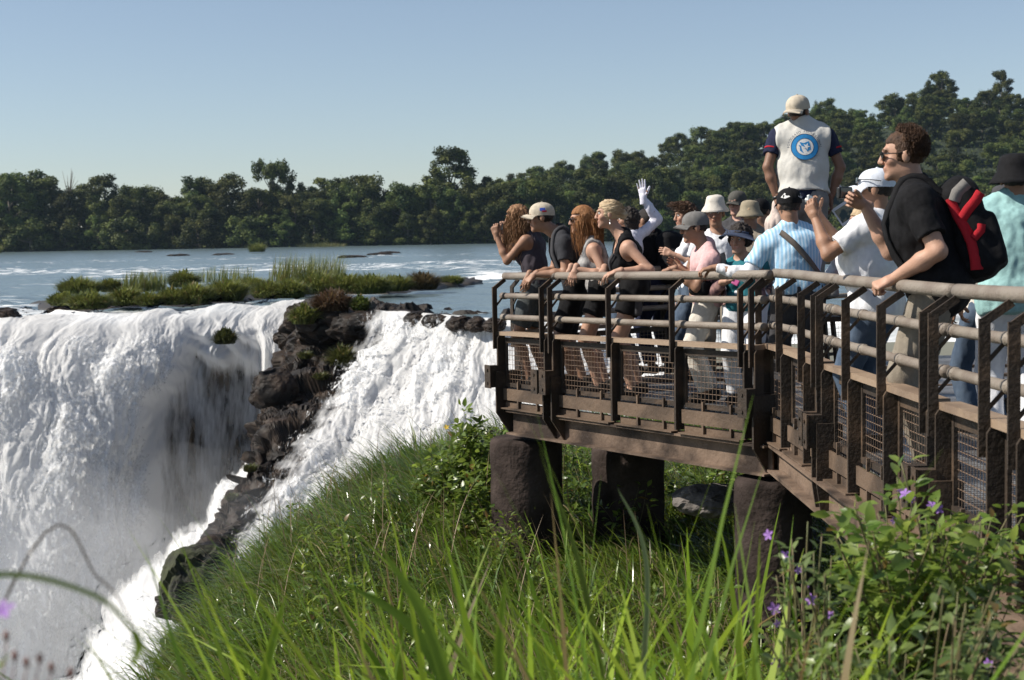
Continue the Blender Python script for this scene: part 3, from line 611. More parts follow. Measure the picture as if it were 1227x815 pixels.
def make_ground():
    xs = np.concatenate([np.linspace(-14, -6, 20)[:-1], np.linspace(-6, 8, 110), np.linspace(8, 60, 24)[1:]]); ys = np.concatenate([np.linspace(-30, 0, 14)[:-1], np.linspace(0, 34, 180)])
    X, Y = np.meshgrid(xs, ys, indexing='ij'); V = np.stack([X.ravel(), Y.ravel(), ground_z(X.ravel(), Y.ravel())], 1)
    tag(link('ground', mesh_np('ground', V, grid_quads(len(xs), len(ys))[:, ::-1], None, M_SOIL, True)), kind='structure')
make_ground()

# ================================================================== VIEWING PLATFORM
M_RAIL = mat('weathered_rail', (.21, .18, .15), .55, (.13, .10, .08), 5., .45, .75, bump=.35, bscale=60., spec=.4)
M_POST = mat('dark_steel_post', (.036, .027, .021), .65, (.12, .078, .05), 4., .5, .78, bump=.4, bscale=50., spec=.25)
M_SILL = mat('tan_steel', (.27, .195, .135), .55, (.12, .08, .057), 3., .45, .8, bump=.3, bscale=40.)
M_BEAM = mat('stained_beam', (.17, .12, .088), .75, (.035, .025, .02), 2.2, .42, .6, bump=.5, bscale=25., detail=8, spec=.2)
M_CHAN = mat('stained_channel', (.13, .09, .063), .65, (.04, .029, .022), 2.5, .42, .7, bump=.4, bscale=30., spec=.25)
M_WIRE = mat('rusty_wire', (.17, .115, .08), .6)
M_DECK = mat('grating_steel', (.30, .30, .30), .42, (.10, .09, .085), 2., .4, .7, metal=.55, bump=.5, bscale=70.)
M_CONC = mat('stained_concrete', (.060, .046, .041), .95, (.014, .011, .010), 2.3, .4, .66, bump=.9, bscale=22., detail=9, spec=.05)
def railing(name, label, pts, nin, ends=(True, True), rails=True, hand_ext=(0, 0), lower=True, group='railing sections', hin=.085, gus=.2):
    pts = [np.asarray(p, float) for p in pts]; n3 = np.array([nin[0], nin[1], 0.]); t = thing(name, label, 'railing', (pts[0] + pts[-1]) / 2, 0, group); o0 = np.array(t.location)
    Z = np.array([0, 0, 1.]); q = lambda p, off, z: p + n3 * off + Z * z
    dirs = nrm((pts[-1] - pts[0]) * [1, 1, 0]); L = len(pts)
    B = lambda mb, nm, m, **k: mb.build(nm, m, t, origin=o0, **k)
    def run(off, z, e0=0., e1=0.):
        c = [q(p, off, z) for p in pts]; c[0] = c[0] - dirs * e0; c[-1] = c[-1] + dirs * e1; out = []
        for a, b in zip(c[:-1], c[1:]):
            for k in range(4): out.append(a + (b - a) * k / 4)
        out.append(c[-1]); return np.array(out)
    mb = MB(); mb.tube(run(hin, 1.02, *hand_ext), .034, 14); B(mb, 'handrail', M_RAIL, smooth=True)
    for z in (.84, .645):
        mb = MB(); mb.tube(run(.06, z, .02, .02), .026, 12)
        for p in pts: mb.tube([q(p, .06, z) - dirs * .03, q(p, .06, z) + dirs * .03], .032, 10)
        B(mb, 'mid_rail', M_RAIL, smooth=True)
    mb = MB()
    for a, b in zip(pts[:-1], pts[1:]): mb.bar(q(a, .035, .50), q(b, .035, .50), .10, .035)
    B(mb, 'sill', M_SILL)
    for i, p in enumerate(pts):
        mb = MB(); w = .016
        mb.bar(q(p, -.04, .36), q(p, -.04, .925), .046, w, upd=dirs); mb.bar(q(p, -.052, .905), q(p, hin - .012, .99), .036, w * .98, upd=dirs)
        for z in (.84, .645): mb.bar(q(p, -.035, z - .10), q(p, .055, z), .012, .016)
        end = (i == 0 and ends[0]) or (i == L - 1 and ends[1])
        mb.prism([q(p, o, z) + dirs * .022 for o, z in [(-.035, -.16), (-.035, .46), (-.02, .484), (.045, .484), (.045, -.16)]], dirs, .022)
        B(mb, 'post', M_POST)
        if end and lower:
            mb = MB()
            mb.prism([q(p, o, z) + dirs * .045 for o, z in [(-.07, .16), (-.07, -.22), (gus - .13, -.42), (gus, -.42), (gus, .16)]], dirs, .018)
            mb.box(q(p, -.075, .11), [dirs, n3, Z], [.035, .045, .10]); mb.box(q(p, -.125, .11), [dirs, n3, Z], [.05, .006, .105])
            mb.tube([q(p, -.14, .17), q(p, -.12, .17)], .013, 8); mb.tube([q(p, -.14, .05), q(p, -.12, .05)], .013, 8)
            B(mb, 'bracket', M_POST)
    for a, b in zip(pts[:-1], pts[1:]):
        ln = np.linalg.norm(b - a)
        if ln < .25: continue
        d = nrm(b - a); a2 = a + d * .055; b2 = b - d * .03; fr = MB()
        fr.bar(q(a2, .045, .435), q(b2, .045, .435), .012, .05); fr.bar(q(a2, .045, .03), q(b2, .045, .03), .03, .035)
        fr.bar(q(a2, .045, .03), q(a2, .045, .46), .03, .02, upd=n3); fr.bar(q(b2, .045, .03), q(b2, .045, .46), .03, .02, upd=n3)
        f = B(fr, 'mesh_panel', M_POST); wr = MB(); m = max(3, int(ln / .048))
        for k in range(1, m): x = a2 + (b2 - a2) * k / m; wr.bar(q(x, .052, .04), q(x, .052, .43), .0024, .0024, upd=n3)
        for k in range(1, 9): z = .04 + .39 * k / 9; wr.bar(q(a2, .056, z), q(b2, .056, z), .0034, .0034)
        w = wr.build('wire_mesh', M_WIRE, f, origin=o0)
        if lower:
            lo = MB(); lo.bar(q(a2, .01, -.055), q(b2, .01, -.055), .014, .105); lo.bar(q(a2, .035, -.15), q(b2, .035, -.15), .02, .05); lo.bar(q(a2, .0, -.181), q(b2, .0, -.181), .07, .012)
            for k in (.35, .8): x = a2 + (b2 - a2) * k; lo.box(q(x, .012, .035), [d, n3, Z], [.009, .010, .035]); lo.box(q(x, .012, -.135), [d, n3, Z], [.01, .01, .04])
            B(lo, 'bottom_channel', M_CHAN)
    return t
fp = [(599, 130.6, -.075), (655, 137.3, -.062)], [(665, 138.5, -.060), (735, 146.8, -.045), (811, 156, -.03), (893, 165.8, -.014), (906, 167.4, -.01)]
rp = [(916, 165, -.005), (941, 175, 0), (968, 188, 0), (984, 195, 0)], [(990, 198, 0), (1022, 212.5, .004), (1065, 232, .008), (1117, 256, .012)], [(1128, 261, .014), (1190, 293, .03), (1226, 313, .04), (1290, 350, .04), (1380, 410, .04)]
FP = [[at(*q) for q in s] for s in fp]; RP = [[at(*q) for q in s] for s in rp]
PA, PB = FP[0][0], FP[1][-1]; fd = nrm((PB - PA) * [1, 1, 0]); fin = np.array([-fd[1], fd[0], 0]); fin = fin if fin[0] > 0 else -fin
rd = nrm((RP[2][2] - RP[0][0]) * [1, 1, 0]); rin = np.array([-rd[1], rd[0], 0]); rin = rin if rin[0] > 0 else -rin
railing('railing_section', 'short railing section at the tip of the platform above the waterfall', FP[0], fin, hand_ext=(.02, .06))
railing('railing_section', 'long straight railing section with people leaning on it', FP[1], fin, ends=(True, True), hand_ext=(.06, .06))
railing('railing_section', 'short railing section with close posts just past the platform corner', RP[0], rin, ends=(True, True), gus=.09, hand_ext=(.0, .04))
railing('railing_section', 'middle railing section below the man in the white shirt', RP[1], rin, ends=(True, True), gus=.09, hand_ext=(.04, .04))
railing('railing_section', 'railing section beside the flowering shrub at the right edge', RP[2], rin, ends=(True, False), gus=.09, hand_ext=(.04, 0))
bk = nrm(np.array([.84, .54, 0])); kp = [PA + bk * v + np.array([.03, .03, .01 * v]) for v in (.14, 1.0, 1.9, 2.8, 3.7, 4.6)]
railing('railing_section', 'back railing of the platform behind the people, facing the falls', kp, -np.array([-bk[1], bk[0], 0]), ends=(False, False), lower=False)
# platform body
plat = thing('viewing_platform', 'brown steel viewing platform on round concrete pillars above the grass', 'platform', PB); po = np.array(plat.location)
def left_x(y):
    if y < RP[2][-1][1]: return RP[2][-1][0] + .06 + .0
    path = RP[2][::-1] + RP[1][::-1] + RP[0][::-1]
    if y <= path[-1][1] and y < PB[1]: return np.interp(y, [p[1] for p in path], [p[0] for p in path]) + .06
    if y <= PA[1]: return PA[0] + (PB[0] - PA[0]) * (PA[1] - y) / (PA[1] - PB[1]) + .07
    return PA[0] + (y - PA[1]) / bk[1] * bk[0] + .07
mb = MB()
for y in np.arange(1.0, PA[1] + 2.6, .062):
    x0 = left_x(y); x1 = 6.5 if y > 3.6 else 3.9
    z = np.interp(y, [5, 7, 10.8, 13.8], [.04, .012, -.01, -.075]) - .012
    if x1 - x0 > .1: mb.box([(x0 + x1) / 2, y, z], np.eye(3), [(x1 - x0) / 2, .021, .012]); 
for x in np.arange(.1, 6.5, .12):
    ys = [y for y in np.arange(1.0, PA[1] + 2.6, .1) if left_x(y) < x]
    if len(ys) > 2:
        for ya, yb in zip(ys[:-1], ys[1:]):
            if yb - ya > .15: continue
            za = np.interp(ya, [5, 7, 10.8, 13.8], [.04, .012, -.01, -.075]) - .02; mb.box([x, (ya + yb) / 2, za], np.eye(3), [.004, .052, .012])
mb.build('deck_grating', M_DECK, plat, origin=po)
mb = MB()
for y in np.arange(1.4, PA[1] + 2, .9):
    x0 = left_x(y); mb.box([(x0 + .15 + 6.4) / 2, y, -.11], np.eye(3), [(6.4 - x0 - .15) / 2, .04, .06])
mb.build('joist', M_BEAM, plat, origin=po)
def ibeam(a, b, n, h, ztop, fl=.17, off=.07):
    mb = MB(); q = lambda p, o, z: np.asarray(p) + n * o + [0, 0, z]
    mb.bar(q(a, off, ztop - h / 2), q(b, off, ztop - h / 2), .014, h - .03); mb.bar(q(a, off, ztop - h + .008), q(b, off, ztop - h + .008), fl, .016); mb.bar(q(a, off, ztop - .008), q(b, off, ztop - .008), fl, .016)
    return mb
ibeam(PA + fd * .12, PB + fd * .1, fin, .22, -.195).build('support_beam', M_BEAM, plat, origin=po)
ibeam(PA + fd * .12 + fin * 1.9, PB + fin * 1.9, fin, .22, -.195).build('support_beam', M_BEAM, plat, origin=po)
ibeam(RP[0][0] + [.0, -.1, 0], RP[2][-1], rin, .2, -.195).build('support_beam', M_BEAM, plat, origin=po)
ibeam(RP[0][0] + rin * 1.8, RP[2][-1] + rin * 1.8, rin, .2, -.195).build('support_beam', M_BEAM, plat, origin=po)
mb = MB(); a, b = P(940, 566, F_PX / 172), P(1042, 650, F_PX / 213); d = nrm(b - a); u = nrm(np.cross(d, np.cross([0, 0, 1.], d)))
mb.bar(a, b, .17, .014, upd=u); mb.bar(a + u * .11, b + u * .11, .014, .20, upd=u); mb.build('brace', M_BEAM, plat, origin=po)
# pillars
def pillar(label, px, py, d, dia, zb):
    c = P(px, py, d); mb = MB(); h = c[2] - zb; r = dia / 2
    pr = [(0, 0)] + [(r * .9, 0), (r * .975, -.02), (r, -.05)] + [(r * (1 + .012 * math.sin(k * 2.1)), -.05 - (h - .05) * k / 14) for k in range(1, 15)]
    pr = pr[::-1]; mb.lathe(pr, [0, 0, 0], np.eye(3), 48); V, Q, T = mb.arr(); rr = fbm(V * 5, 3, 3)[:, None] * .003 * r * 3; V[:, :2] += V[:, :2] / (r + 1e-6) * rr
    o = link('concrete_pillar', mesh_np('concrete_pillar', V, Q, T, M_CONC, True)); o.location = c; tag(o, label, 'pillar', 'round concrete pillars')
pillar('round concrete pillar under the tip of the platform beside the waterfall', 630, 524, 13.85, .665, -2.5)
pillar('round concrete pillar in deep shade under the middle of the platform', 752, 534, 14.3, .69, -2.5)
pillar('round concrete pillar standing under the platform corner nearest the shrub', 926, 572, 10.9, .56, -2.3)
boulder('rough grey rock on the grass under the platform beside the corner pillar', 856, 600, 12.2, .32, .3, .13, mat('grey_rock', (.13, .115, .105), .9, (.05, .045, .04), 5., bump=1., bscale=25.), 71, 'grey_rock', sink=0)
# ================================================================== PEOPLE
def surfnet(F, org, h):
    S = F < 0; nx, ny, nz = F.shape
    c = np.zeros((nx - 1, ny - 1, nz - 1), np.int8)
    for a in (0, 1):
        for b in (0, 1):
            for d in (0, 1): c += S[a:nx - 1 + a, b:ny - 1 + b, d:nz - 1 + d]
    ids = np.argwhere((c > 0) & (c < 8)); idx = np.full(c.shape, -1, np.int32); idx[tuple(ids.T)] = np.arange(len(ids)); acc = np.zeros((len(ids), 3)); cnt = np.zeros(len(ids))
    for ax in range(3):
        o1, o2 = [k for k in range(3) if k != ax]
        for u in (0, 1):
            for v in (0, 1):
                a = np.zeros(3, int); a[o1] = u; a[o2] = v; b = a.copy(); b[ax] = 1
                fa = F[tuple((ids + a).T)]; fb = F[tuple((ids + b).T)]; m = (fa < 0) != (fb < 0); t = np.where(m, fa / np.where(fa == fb, 1, fa - fb), 0)
                acc[m] += a + (b - a) * t[m][:, None]; cnt[m] += 1
    V = org + (ids + acc / np.maximum(cnt, 1)[:, None]) * h; Q = []
    for ax in range(3):
        o1, o2 = [(1, 2), (2, 0), (0, 1)][ax]; sh = np.swapaxes
        n = list(F.shape); sl0 = [slice(None)] * 3; sl1 = [slice(None)] * 3; sl0[ax] = slice(0, -1); sl1[ax] = slice(1, None)
        d = S[tuple(sl0)] != S[tuple(sl1)]; e = np.argwhere(d); e = e[(e[:, o1] > 0) & (e[:, o2] > 0) & (e[:, o1] < n[o1] - 1) & (e[:, o2] < n[o2] - 1)]
        s0 = S[tuple(e.T)]; q = []
        for (u, v) in ((-1, -1), (0, -1), (0, 0), (-1, 0)):
            k = e.copy(); k[:, o1] += u; k[:, o2] += v; q.append(idx[tuple(k.T)])
        q = np.stack(q, 1); q[~s0] = q[~s0][:, ::-1]; Q.append(q)
    return V, np.concatenate(Q)
class Sdf:
    def __init__(s): s.p = []
    def cone(s, a, b, r0, r1, k=.025, side=None, st=1., cap1=False, cap0=False, op='u'):
        s.p.append(('cone', np.asarray(a, float), np.asarray(b, float), r0, r1, k, None if side is None else nrm(side), st, cap0, cap1, op)); return s
    def ell(s, c, ax, rad, k=.02, op='u'): s.p.append(('ell', np.asarray(c, float), np.asarray(ax, float), np.asarray(rad, float), k, op)); return s
    def box(s, c, ax, half, rnd=.02, k=.01, op='u'): s.p.append(('box', np.asarray(c, float), np.asarray(ax, float), np.asarray(half, float), rnd, k, op)); return s
    def plane(s, c, n): s.p.append(('plane', np.asarray(c, float), nrm(n))); return s      # keeps the side n points away from
    def bbox(s):
        lo, hi = [], []
        for p in s.p:
            if p[0] == 'plane' or p[-1] == 's': continue
            if p[0] == 'cone':
                r = max(p[3], p[4]) * max(1, p[7]); lo.append(np.minimum(p[1], p[2]) - r); hi.append(np.maximum(p[1], p[2]) + r)
            elif p[0] == 'ell': r = p[3].max(); lo.append(p[1] - r); hi.append(p[1] + r)
            else: r = np.linalg.norm(p[3]); lo.append(p[1] - r); hi.append(p[1] + r)
        return np.min(lo, 0), np.max(hi, 0)
    def mesh(s, h, noise=None):
        lo, hi = s.bbox(); lo = lo - 4 * h; n = np.ceil((hi + 4 * h - lo) / h).astype(int) + 1; F = np.full(n, .25, np.float32); ax = [lo[i] + np.arange(n[i]) * h for i in range(3)]
        for p in s.p:
            if p[0] == 'plane':
                d = (ax[0][:, None, None] - p[1][0]) * p[2][0] + (ax[1][None, :, None] - p[1][1]) * p[2][1] + (ax[2][None, None, :] - p[1][2]) * p[2][2]; F = np.maximum(F, d.astype(np.float32)); continue
            if p[0] == 'cone': r = max(p[3], p[4]) * max(1, p[7]); l, u = np.minimum(p[1], p[2]) - r, np.maximum(p[1], p[2]) + r; k = p[5]
            elif p[0] == 'ell': r = p[3].max(); l, u = p[1] - r, p[1] + r; k = p[4]
            else: r = np.linalg.norm(p[3]); l, u = p[1] - r, p[1] + r; k = p[5]
            mg = k + 3 * h + .01; i0 = np.clip(np.floor((l - mg - lo) / h).astype(int), 0, n); i1 = np.clip(np.ceil((u + mg - lo) / h).astype(int) + 1, 0, n)
            if np.any(i1 <= i0): continue
            X = np.stack(np.meshgrid(*[ax[j][i0[j]:i1[j]] for j in range(3)], indexing='ij'), -1)
            if p[0] == 'cone':
                a, b, r0, r1, st, sd = p[1], p[2], p[3], p[4], p[7], p[6]; Y = X - a; ab = b - a
                if sd is not None and st != 1:
                    Y = Y - (Y @ sd)[..., None] * sd * (1 - 1 / st); ab = ab - (ab @ sd) * sd * (1 - 1 / st)
                t = np.clip((Y @ ab) / (ab @ ab + 1e-9), 0, 1); d = np.linalg.norm(Y - t[..., None] * ab, axis=-1) - (r0 + (r1 - r0) * t)
                un = nrm(b - a)
                if p[9]: d = np.maximum(d, (X - b) @ un)
                if p[8]: d = np.maximum(d, -((X - a) @ un))
                op = p[10]
            elif p[0] == 'ell':
                q = (X - p[1]) @ p[2].T; k0 = np.linalg.norm(q / p[3], axis=-1); k1 = np.linalg.norm(q / p[3] ** 2, axis=-1); d = k0 * (k0 - 1) / (k1 + 1e-6); d = np.where(k0 < 1e-3, -p[3].min(), d); op = p[5]
            else:
                q = np.abs((X - p[1]) @ p[2].T) - p[3] + p[4]; d = np.linalg.norm(np.maximum(q, 0), axis=-1) + np.minimum(q.max(-1), 0) - p[4]; op = p[6]
            sl_ = tuple(slice(i0[j], i1[j]) for j in range(3)); f = F[sl_]; d = d.astype(np.float32)
            if op == 's': hh = np.clip(.5 - .5 * (f + d) / max(k, 1e-4), 0, 1); F[sl_] = f * (1 - hh) - d * hh + k * hh * (1 - hh)
            else: hh = np.clip(.5 + .5 * (f - d) / max(k, 1e-4), 0, 1); F[sl_] = f * (1 - hh) + d * hh - k * hh * (1 - hh)
        V, Q = surfnet(F, lo, h)
        if noise is not None:
            N = np.zeros_like(V); fn = np.cross(V[Q[:, 2]] - V[Q[:, 0]], V[Q[:, 3]] - V[Q[:, 1]])
            for j in range(4): np.add.at(N, Q[:, j], fn)
            N /= np.linalg.norm(N, axis=1)[:, None] + 1e-12; V = V + N * noise(V)[:, None]
        return V, Q
def ik(a, b, l1, l2, hint):
    v = b - a; d = np.linalg.norm(v)
    if d > (l1 + l2) * .995: b = a + v / d * (l1 + l2) * .995; v = b - a; d = np.linalg.norm(v)
    x = (d * d + l1 * l1 - l2 * l2) / (2 * d); hgt = math.sqrt(max(l1 * l1 - x * x, 1e-6)); u = v / d; pr = hint - (hint @ u) * u
    return a + u * x + nrm(pr) * hgt, b
SKIN = {'fair': (.46, .27, .19), 'tan': (.33, .18, .115), 'brown': (.21, .11, .07), 'pink': (.50, .29, .22)}
def skin_mat(k): return mat('skin_' + k, SKIN[k], .55, tuple(c * .74 for c in SKIN[k]), 16., .3, .75, bump=.15, bscale=160., attr='tint', spec=.4)
def cloth(name, col, col2=None, rough=.85, ns=40., bump=.25): return mat(name, col, rough, col2 or tuple(c * .82 for c in col), ns, .3, .7, bump=bump, bscale=220., spec=.15)
def hair_mat(name, a, b): return mat('hair_' + name, a, .55, b, 30., .35, .7, bump=.5, bscale=180., spec=.3)
M_EYE = mat('eye_white', (.7, .68, .66), .2); M_IRIS = mat('eye_iris', (.02, .012, .008), .15); M_GLASS = mat('sunglass_lens', (.008, .008, .01), .08, spec=.9)
M_BLACKP = mat('black_plastic', (.012, .012, .013), .35); M_SHOE = cloth('dark_shoe', (.03, .028, .027)); M_LSHOE = cloth('light_shoe', (.4, .4, .4))
HANDS = {'grip': [(.55, .9, .8)] * 4, 'relax': [(.25, .45, .35), (.3, .5, .4), (.35, .55, .45), (.4, .6, .5)], 'hang': [(.35, .5, .35), (.3, .45, .3), (.35, .5, .4), (.5, .6, .5)], 'open': [(.03, .05, .03), (.0, .04, .03), (.04, .06, .03), (.1, .1, .08)], 'pinch': [(.75, .95, .35), (.75, 1., .6), (.8, 1., .7), (.9, 1., .7)], 'fist': [(1.2, 1.4, .9)] * 4}
def hand_sdf(S, wr, d, pn, side, pose, k=1.):
    """wrist, pointing direction, palm normal (direction the palm faces), +1 when the thumb is on +cross(d,pn)"""
    d = nrm(d); pn = nrm(pn - (pn @ d) * d); lat = np.cross(d, pn) * side
    kn = wr + d * .088 * k
    S.cone(wr - d * .025, wr + d * .03 * k, .027 * k, .025 * k, .01, lat, 1.15); S.cone(wr + d * .03 * k + lat * .016, kn + lat * .026, .015 * k, .0125 * k, .012); S.cone(wr + d * .03 * k, kn + lat * .008, .015 * k, .0135 * k, .012); S.cone(wr + d * .03 * k - lat * .012, kn - lat * .012, .0145 * k, .0125 * k, .012); S.cone(wr + d * .028 * k - lat * .02, kn * 1 - lat * .031 - d * .008, .0135 * k, .0115 * k, .012)
    spread = .16 if pose == 'open' else .05
    for i, (off, ln) in enumerate([(.028, .078), (.0095, .087), (-.0095, .081), (-.029, .064)]):
        p = kn + lat * off * k - d * (.01 if i == 3 else 0.); a = 0.; dirn = nrm(d + lat * spread * (1 - i * .67)); 
        for j, f in enumerate((.46, .30, .24)):
            a += HANDS[pose][i][j]; dv = dirn * math.cos(a) + pn * math.sin(a); q = p + dv * ln * f * k; r = (.0088 - .0011 * j - (.001 if i == 3 else 0)) * k; S.cone(p, q, r, r - .0008, .004); p = q
    th = {'open': (.75, .1), 'grip': (.45, .75), 'fist': (.3, .9)}.get(pose, (.45, .45)); p = wr + d * .028 * k + lat * .022 * k
    for ln, da in ((.036, 0), (.032, .2), (.026, .2)):
        dv = nrm(d * .75 + lat * (th[0] - da) + pn * (th[1] + da * .6)); q = p + dv * ln * k; S.cone(p, q, .0115 * k, .0095 * k, .007); p = q
FRAMES = {}
def person(key, label, px, s, H=1.7, fem=False, skin='fair', yaw=(180, 180, 180), pitch=0., tilt=0., che=None, hed=None, pelv=None, zb=None, L=None, Rr=None, build=1., vox=.009, belly=0.,
           top=None, bottom=None, shoe=M_SHOE, hair=None, group=None, face=True, eyes='eyes', shin=False, smile=False, sleeve_extra=None, stance=.1):
    """L / Rr: dict(t=(px,py,dd), e=hint, h=handpose, d=hand direction, n=palm normal). Pixels are photograph pixels, dd metres behind the base depth."""
    D = F_PX / s; base = at(px, s, 0.); base[2] = float(np.interp(base[1], [5, 7, 10.8, 13.8], [.04, .012, -.01, -.075])) if zb is None else zb; base = at(px, s, base[2]); k = H / 1.75
    PP = lambda q: P(q[0], q[1], D + (q[2] if len(q) > 2 else 0))
    ang = [R(a) for a in yaw]; fr = lambda a: (np.array([math.cos(a), math.sin(a), 0]), np.array([-math.sin(a), math.cos(a), 0])); (pf, pl), (cf, cl), (hf, hl) = map(fr, ang)
    pel = base + np.array([0, 0, .93 * k]) if pelv is None else PP(pelv)
    ch = pel + np.array([0, 0, .50 * k]) if che is None else PP(che)
    v = ch - pel; ch = pel + v / np.linalg.norm(v) * min(np.linalg.norm(v), .56 * k) if che is None else ch
    hd = ch + np.array([0, 0, .215 * k]) + hf * .03 if hed is None else PP(hed)
    root = thing('person', label, 'person', base, ang[0], group); ca, sa = math.cos(-ang[0]), math.sin(-ang[0]); RM = np.array([[ca, -sa, 0], [sa, ca, 0], [0, 0, 1]])
    loc = lambda V: (np.asarray(V) - base) @ RM.T
    def put(name, V, Q, m, T=None, cols=None, parent=None, smooth=True): return link(name, mesh_np(name, loc(V), Q, T, m, smooth, cols), parent or root)
    up = nrm(ch - pel); cl = nrm(cl - (cl @ up) * up); cfw = np.cross(cl, up); sw = (.165 if fem else .19) * k * build; hw = .09 * k
    sh = {'L': ch + cl * sw - up * .0, 'R': ch - cl * sw}; hip = {'L': pel + pl * hw, 'R': pel - pl * hw}
    a1, a2 = .285 * k, .262 * k; arms = {}
    for sd, spec in (('L', L), ('R', Rr)):
        sg = 1 if sd == 'L' else -1; spec = dict(spec) if spec else {}
        tgt = PP(spec['t']) if 't' in spec else sh[sd] - np.array([0, 0, 1]) * .51 * k + cl * sg * .06 + cfw * .05
        if 'sh' in spec: sh[sd] = PP(spec['sh'])
        el, wr = ik(sh[sd], tgt, a1, a2, nrm(np.asarray(spec.get('e', -cfw * .8 + cl * sg * .4 - up * .3), float))); arms[sd] = (el, wr, spec, sg)
        reach = np.linalg.norm(tgt - sh[sd]) / (a1 + a2)
        if reach > 1.02: print('REACH', key, sd, round(float(reach), 2))
    legs = {}
    for sd in 'LR':
        sg = 1 if sd == 'L' else -1; ft = base + pl * sg * stance * k + pf * (.03 * sg) + np.array([0, 0, .075 * k]); kn, an = ik(hip[sd] - [0, 0, .02], ft, .45 * k, .43 * k, pf + pl * sg * .1); legs[sd] = (kn, an, nrm(pf + pl * sg * .2))
    hu = nrm(np.array([0, 0, math.cos(R(pitch))]) - hf * math.sin(R(pitch)) * 1.0 + hl * math.sin(R(tilt))); hfw = nrm(hf * math.cos(R(pitch)) + np.array([0, 0, math.sin(R(pitch))])); hlf = nrm(np.cross(hu, hfw)); hfw = np.cross(hlf, hu); hk = (.95 if fem else 1.0) * (.55 + .45 * k); HA = np.array([hfw, hlf, hu]); hp = lambda f, l, u: hd + (hfw * f + hlf * l + hu * u) * hk
    FRAMES[key] = dict(base=base, pel=pel, ch=ch, hd=hd, up=up, cl=cl, cf=cfw, sh=sh, arms=arms, HA=HA, hp=hp, hk=hk, root=root, put=put, pl=pl, pf=pf, k=k, D=D)
    bw = build
    def torso(S, inf=0., hx=0.):
        S.cone(pel + pl * .055 * k - up * hx * 2., pel - pl * .055 * k - up * hx * 2., .108 * k * bw + inf + hx, .108 * k * bw + inf + hx, .05, pf, .95)
        S.cone(pel + up * .02, pel + up * .24 * k + cfw * belly * .5, (.098 if fem else .106) * k * bw + inf, (.088 if fem else .105) * k * bw + inf + belly * .6, .06, cl, 1.28)
        S.cone(pel + up * .22 * k + cfw * belly * .4, ch - up * .10 * k, (.092 if fem else .108) * k * bw + inf + belly * .4, (.100 if fem else .115) * k * bw + inf, .06, cl, 1.30)
        S.cone(ch - up * .035 * k + cl * (sw - .03), ch - up * .035 * k - cl * (sw - .03), .062 * k * bw + inf, .062 * k * bw + inf, .05, cfw, 1.12)
        S.cone(ch + cl * (sw - .075) + up * .012, ch + up * .075 * k - cfw * .01, .05 * k + inf, .048 * k + inf, .035); S.cone(ch - cl * (sw - .075) + up * .012, ch + up * .075 * k - cfw * .01, .05 * k + inf, .048 * k + inf, .035)
        if fem:
            for sg in (-1, 1): S.ell(ch - up * .155 * k + cfw * .085 * k + cl * sg * .068 * k, np.array([cfw, cl, up]), np.array([.062, .064, .062]) * k + inf, .03)
    # ---- body
    S = Sdf(); torso(S)
    S.cone(ch + up * .03 * k, hd - hu * .07 * hk - hfw * .022, .062 * k * (1 if not fem else .84), .056 * k * (1 if not fem else .84), .03)
    for sd in 'LR':
        el, wr, spec, sg = arms[sd]; q = .9 if fem else 1.0
        S.cone(sh[sd] - up * .02, el, .050 * k * q * (.5 + .5 * bw), .039 * k * q, .03); S.cone(el, el + (wr - el) * .35, .039 * k * q, .042 * k * q, .02); S.cone(el + (wr - el) * .35, wr, .042 * k * q, .026 * k * q, .02)
        kn, an, ff = legs[sd]; S.cone(hip[sd] - up * .02, kn, .082 * k * bw, .054 * k, .04); S.cone(kn, kn + (an - kn) * .35 - pf * .012, .052 * k, .056 * k, .02); S.cone(kn + (an - kn) * .35 - pf * .012, an, .056 * k, .037 * k, .02)
        S.cone(an - [0, 0, .03], an + ff * .15 * k - [0, 0, .05 * k], .036 * k, .026 * k, .02)
    # head
    hn = .012
    S.ell(hp(-.012, 0, .028), HA, np.array([.098, .076, .092]) * hk, .02); S.ell(hp(.028, 0, -.052), HA, np.array([.064, .054, .066]) * hk, .035); S.cone(hp(.076, .012, -.098), hp(.076, -.012, -.098), .020 * hk, .020 * hk, .022)
    S.cone(hp(.084, .03, .034), hp(.084, -.03, .034), .013 * hk, .013 * hk, .014); S.ell(hp(.062, .038, -.022), HA, np.array([.024, .022, .022]) * hk, .02); S.ell(hp(.062, -.038, -.022), HA, np.array([.024, .022, .022]) * hk, .02)
    for sg in (-1, 1): S.ell(hp(.098, .031 * sg, .012), HA, np.array([.014, .017, .011]) * hk, .012, 's')
    S.cone(hp(.092, 0, .022), hp(.113, 0, -.024), .0095 * hk, .0125 * hk, .010); S.cone(hp(.102, .011, -.028), hp(.102, -.011, -.028), .0095 * hk, .0095 * hk, .008)
    S.cone(hp(.091, .017, -.055), hp(.091, -.017, -.055), .008 * hk, .008 * hk, .007); S.cone(hp(.088, .015, -.068), hp(.088, -.015, -.068), .0085 * hk, .0085 * hk, .007)
    for sg in (-1, 1): S.ell(hp(-.008, .079 * sg, -.006), HA, np.array([.021, .011, .032]) * hk, .008)
    V, Q = S.mesh(vox * .85)
    Vs, Qs, n0 = [V], [Q], len(V)
    for sd in 'LR':
        el, wr, spec, sg = arms[sd]; d = nrm(spec['d']) if 'd' in spec else nrm(wr - el); pn = np.asarray(spec.get('n', -cl * sg), float)
        if spec.get('h') == 'none': continue
        Sh = Sdf(); hand_sdf(Sh, wr, d, pn, spec.get('s', 1 if sd == 'R' else -1) , spec.get('h', 'relax'), .98 * k); v_, q_ = Sh.mesh(.0042); Vs.append(v_); Qs.append(q_ + n0); n0 += len(v_)
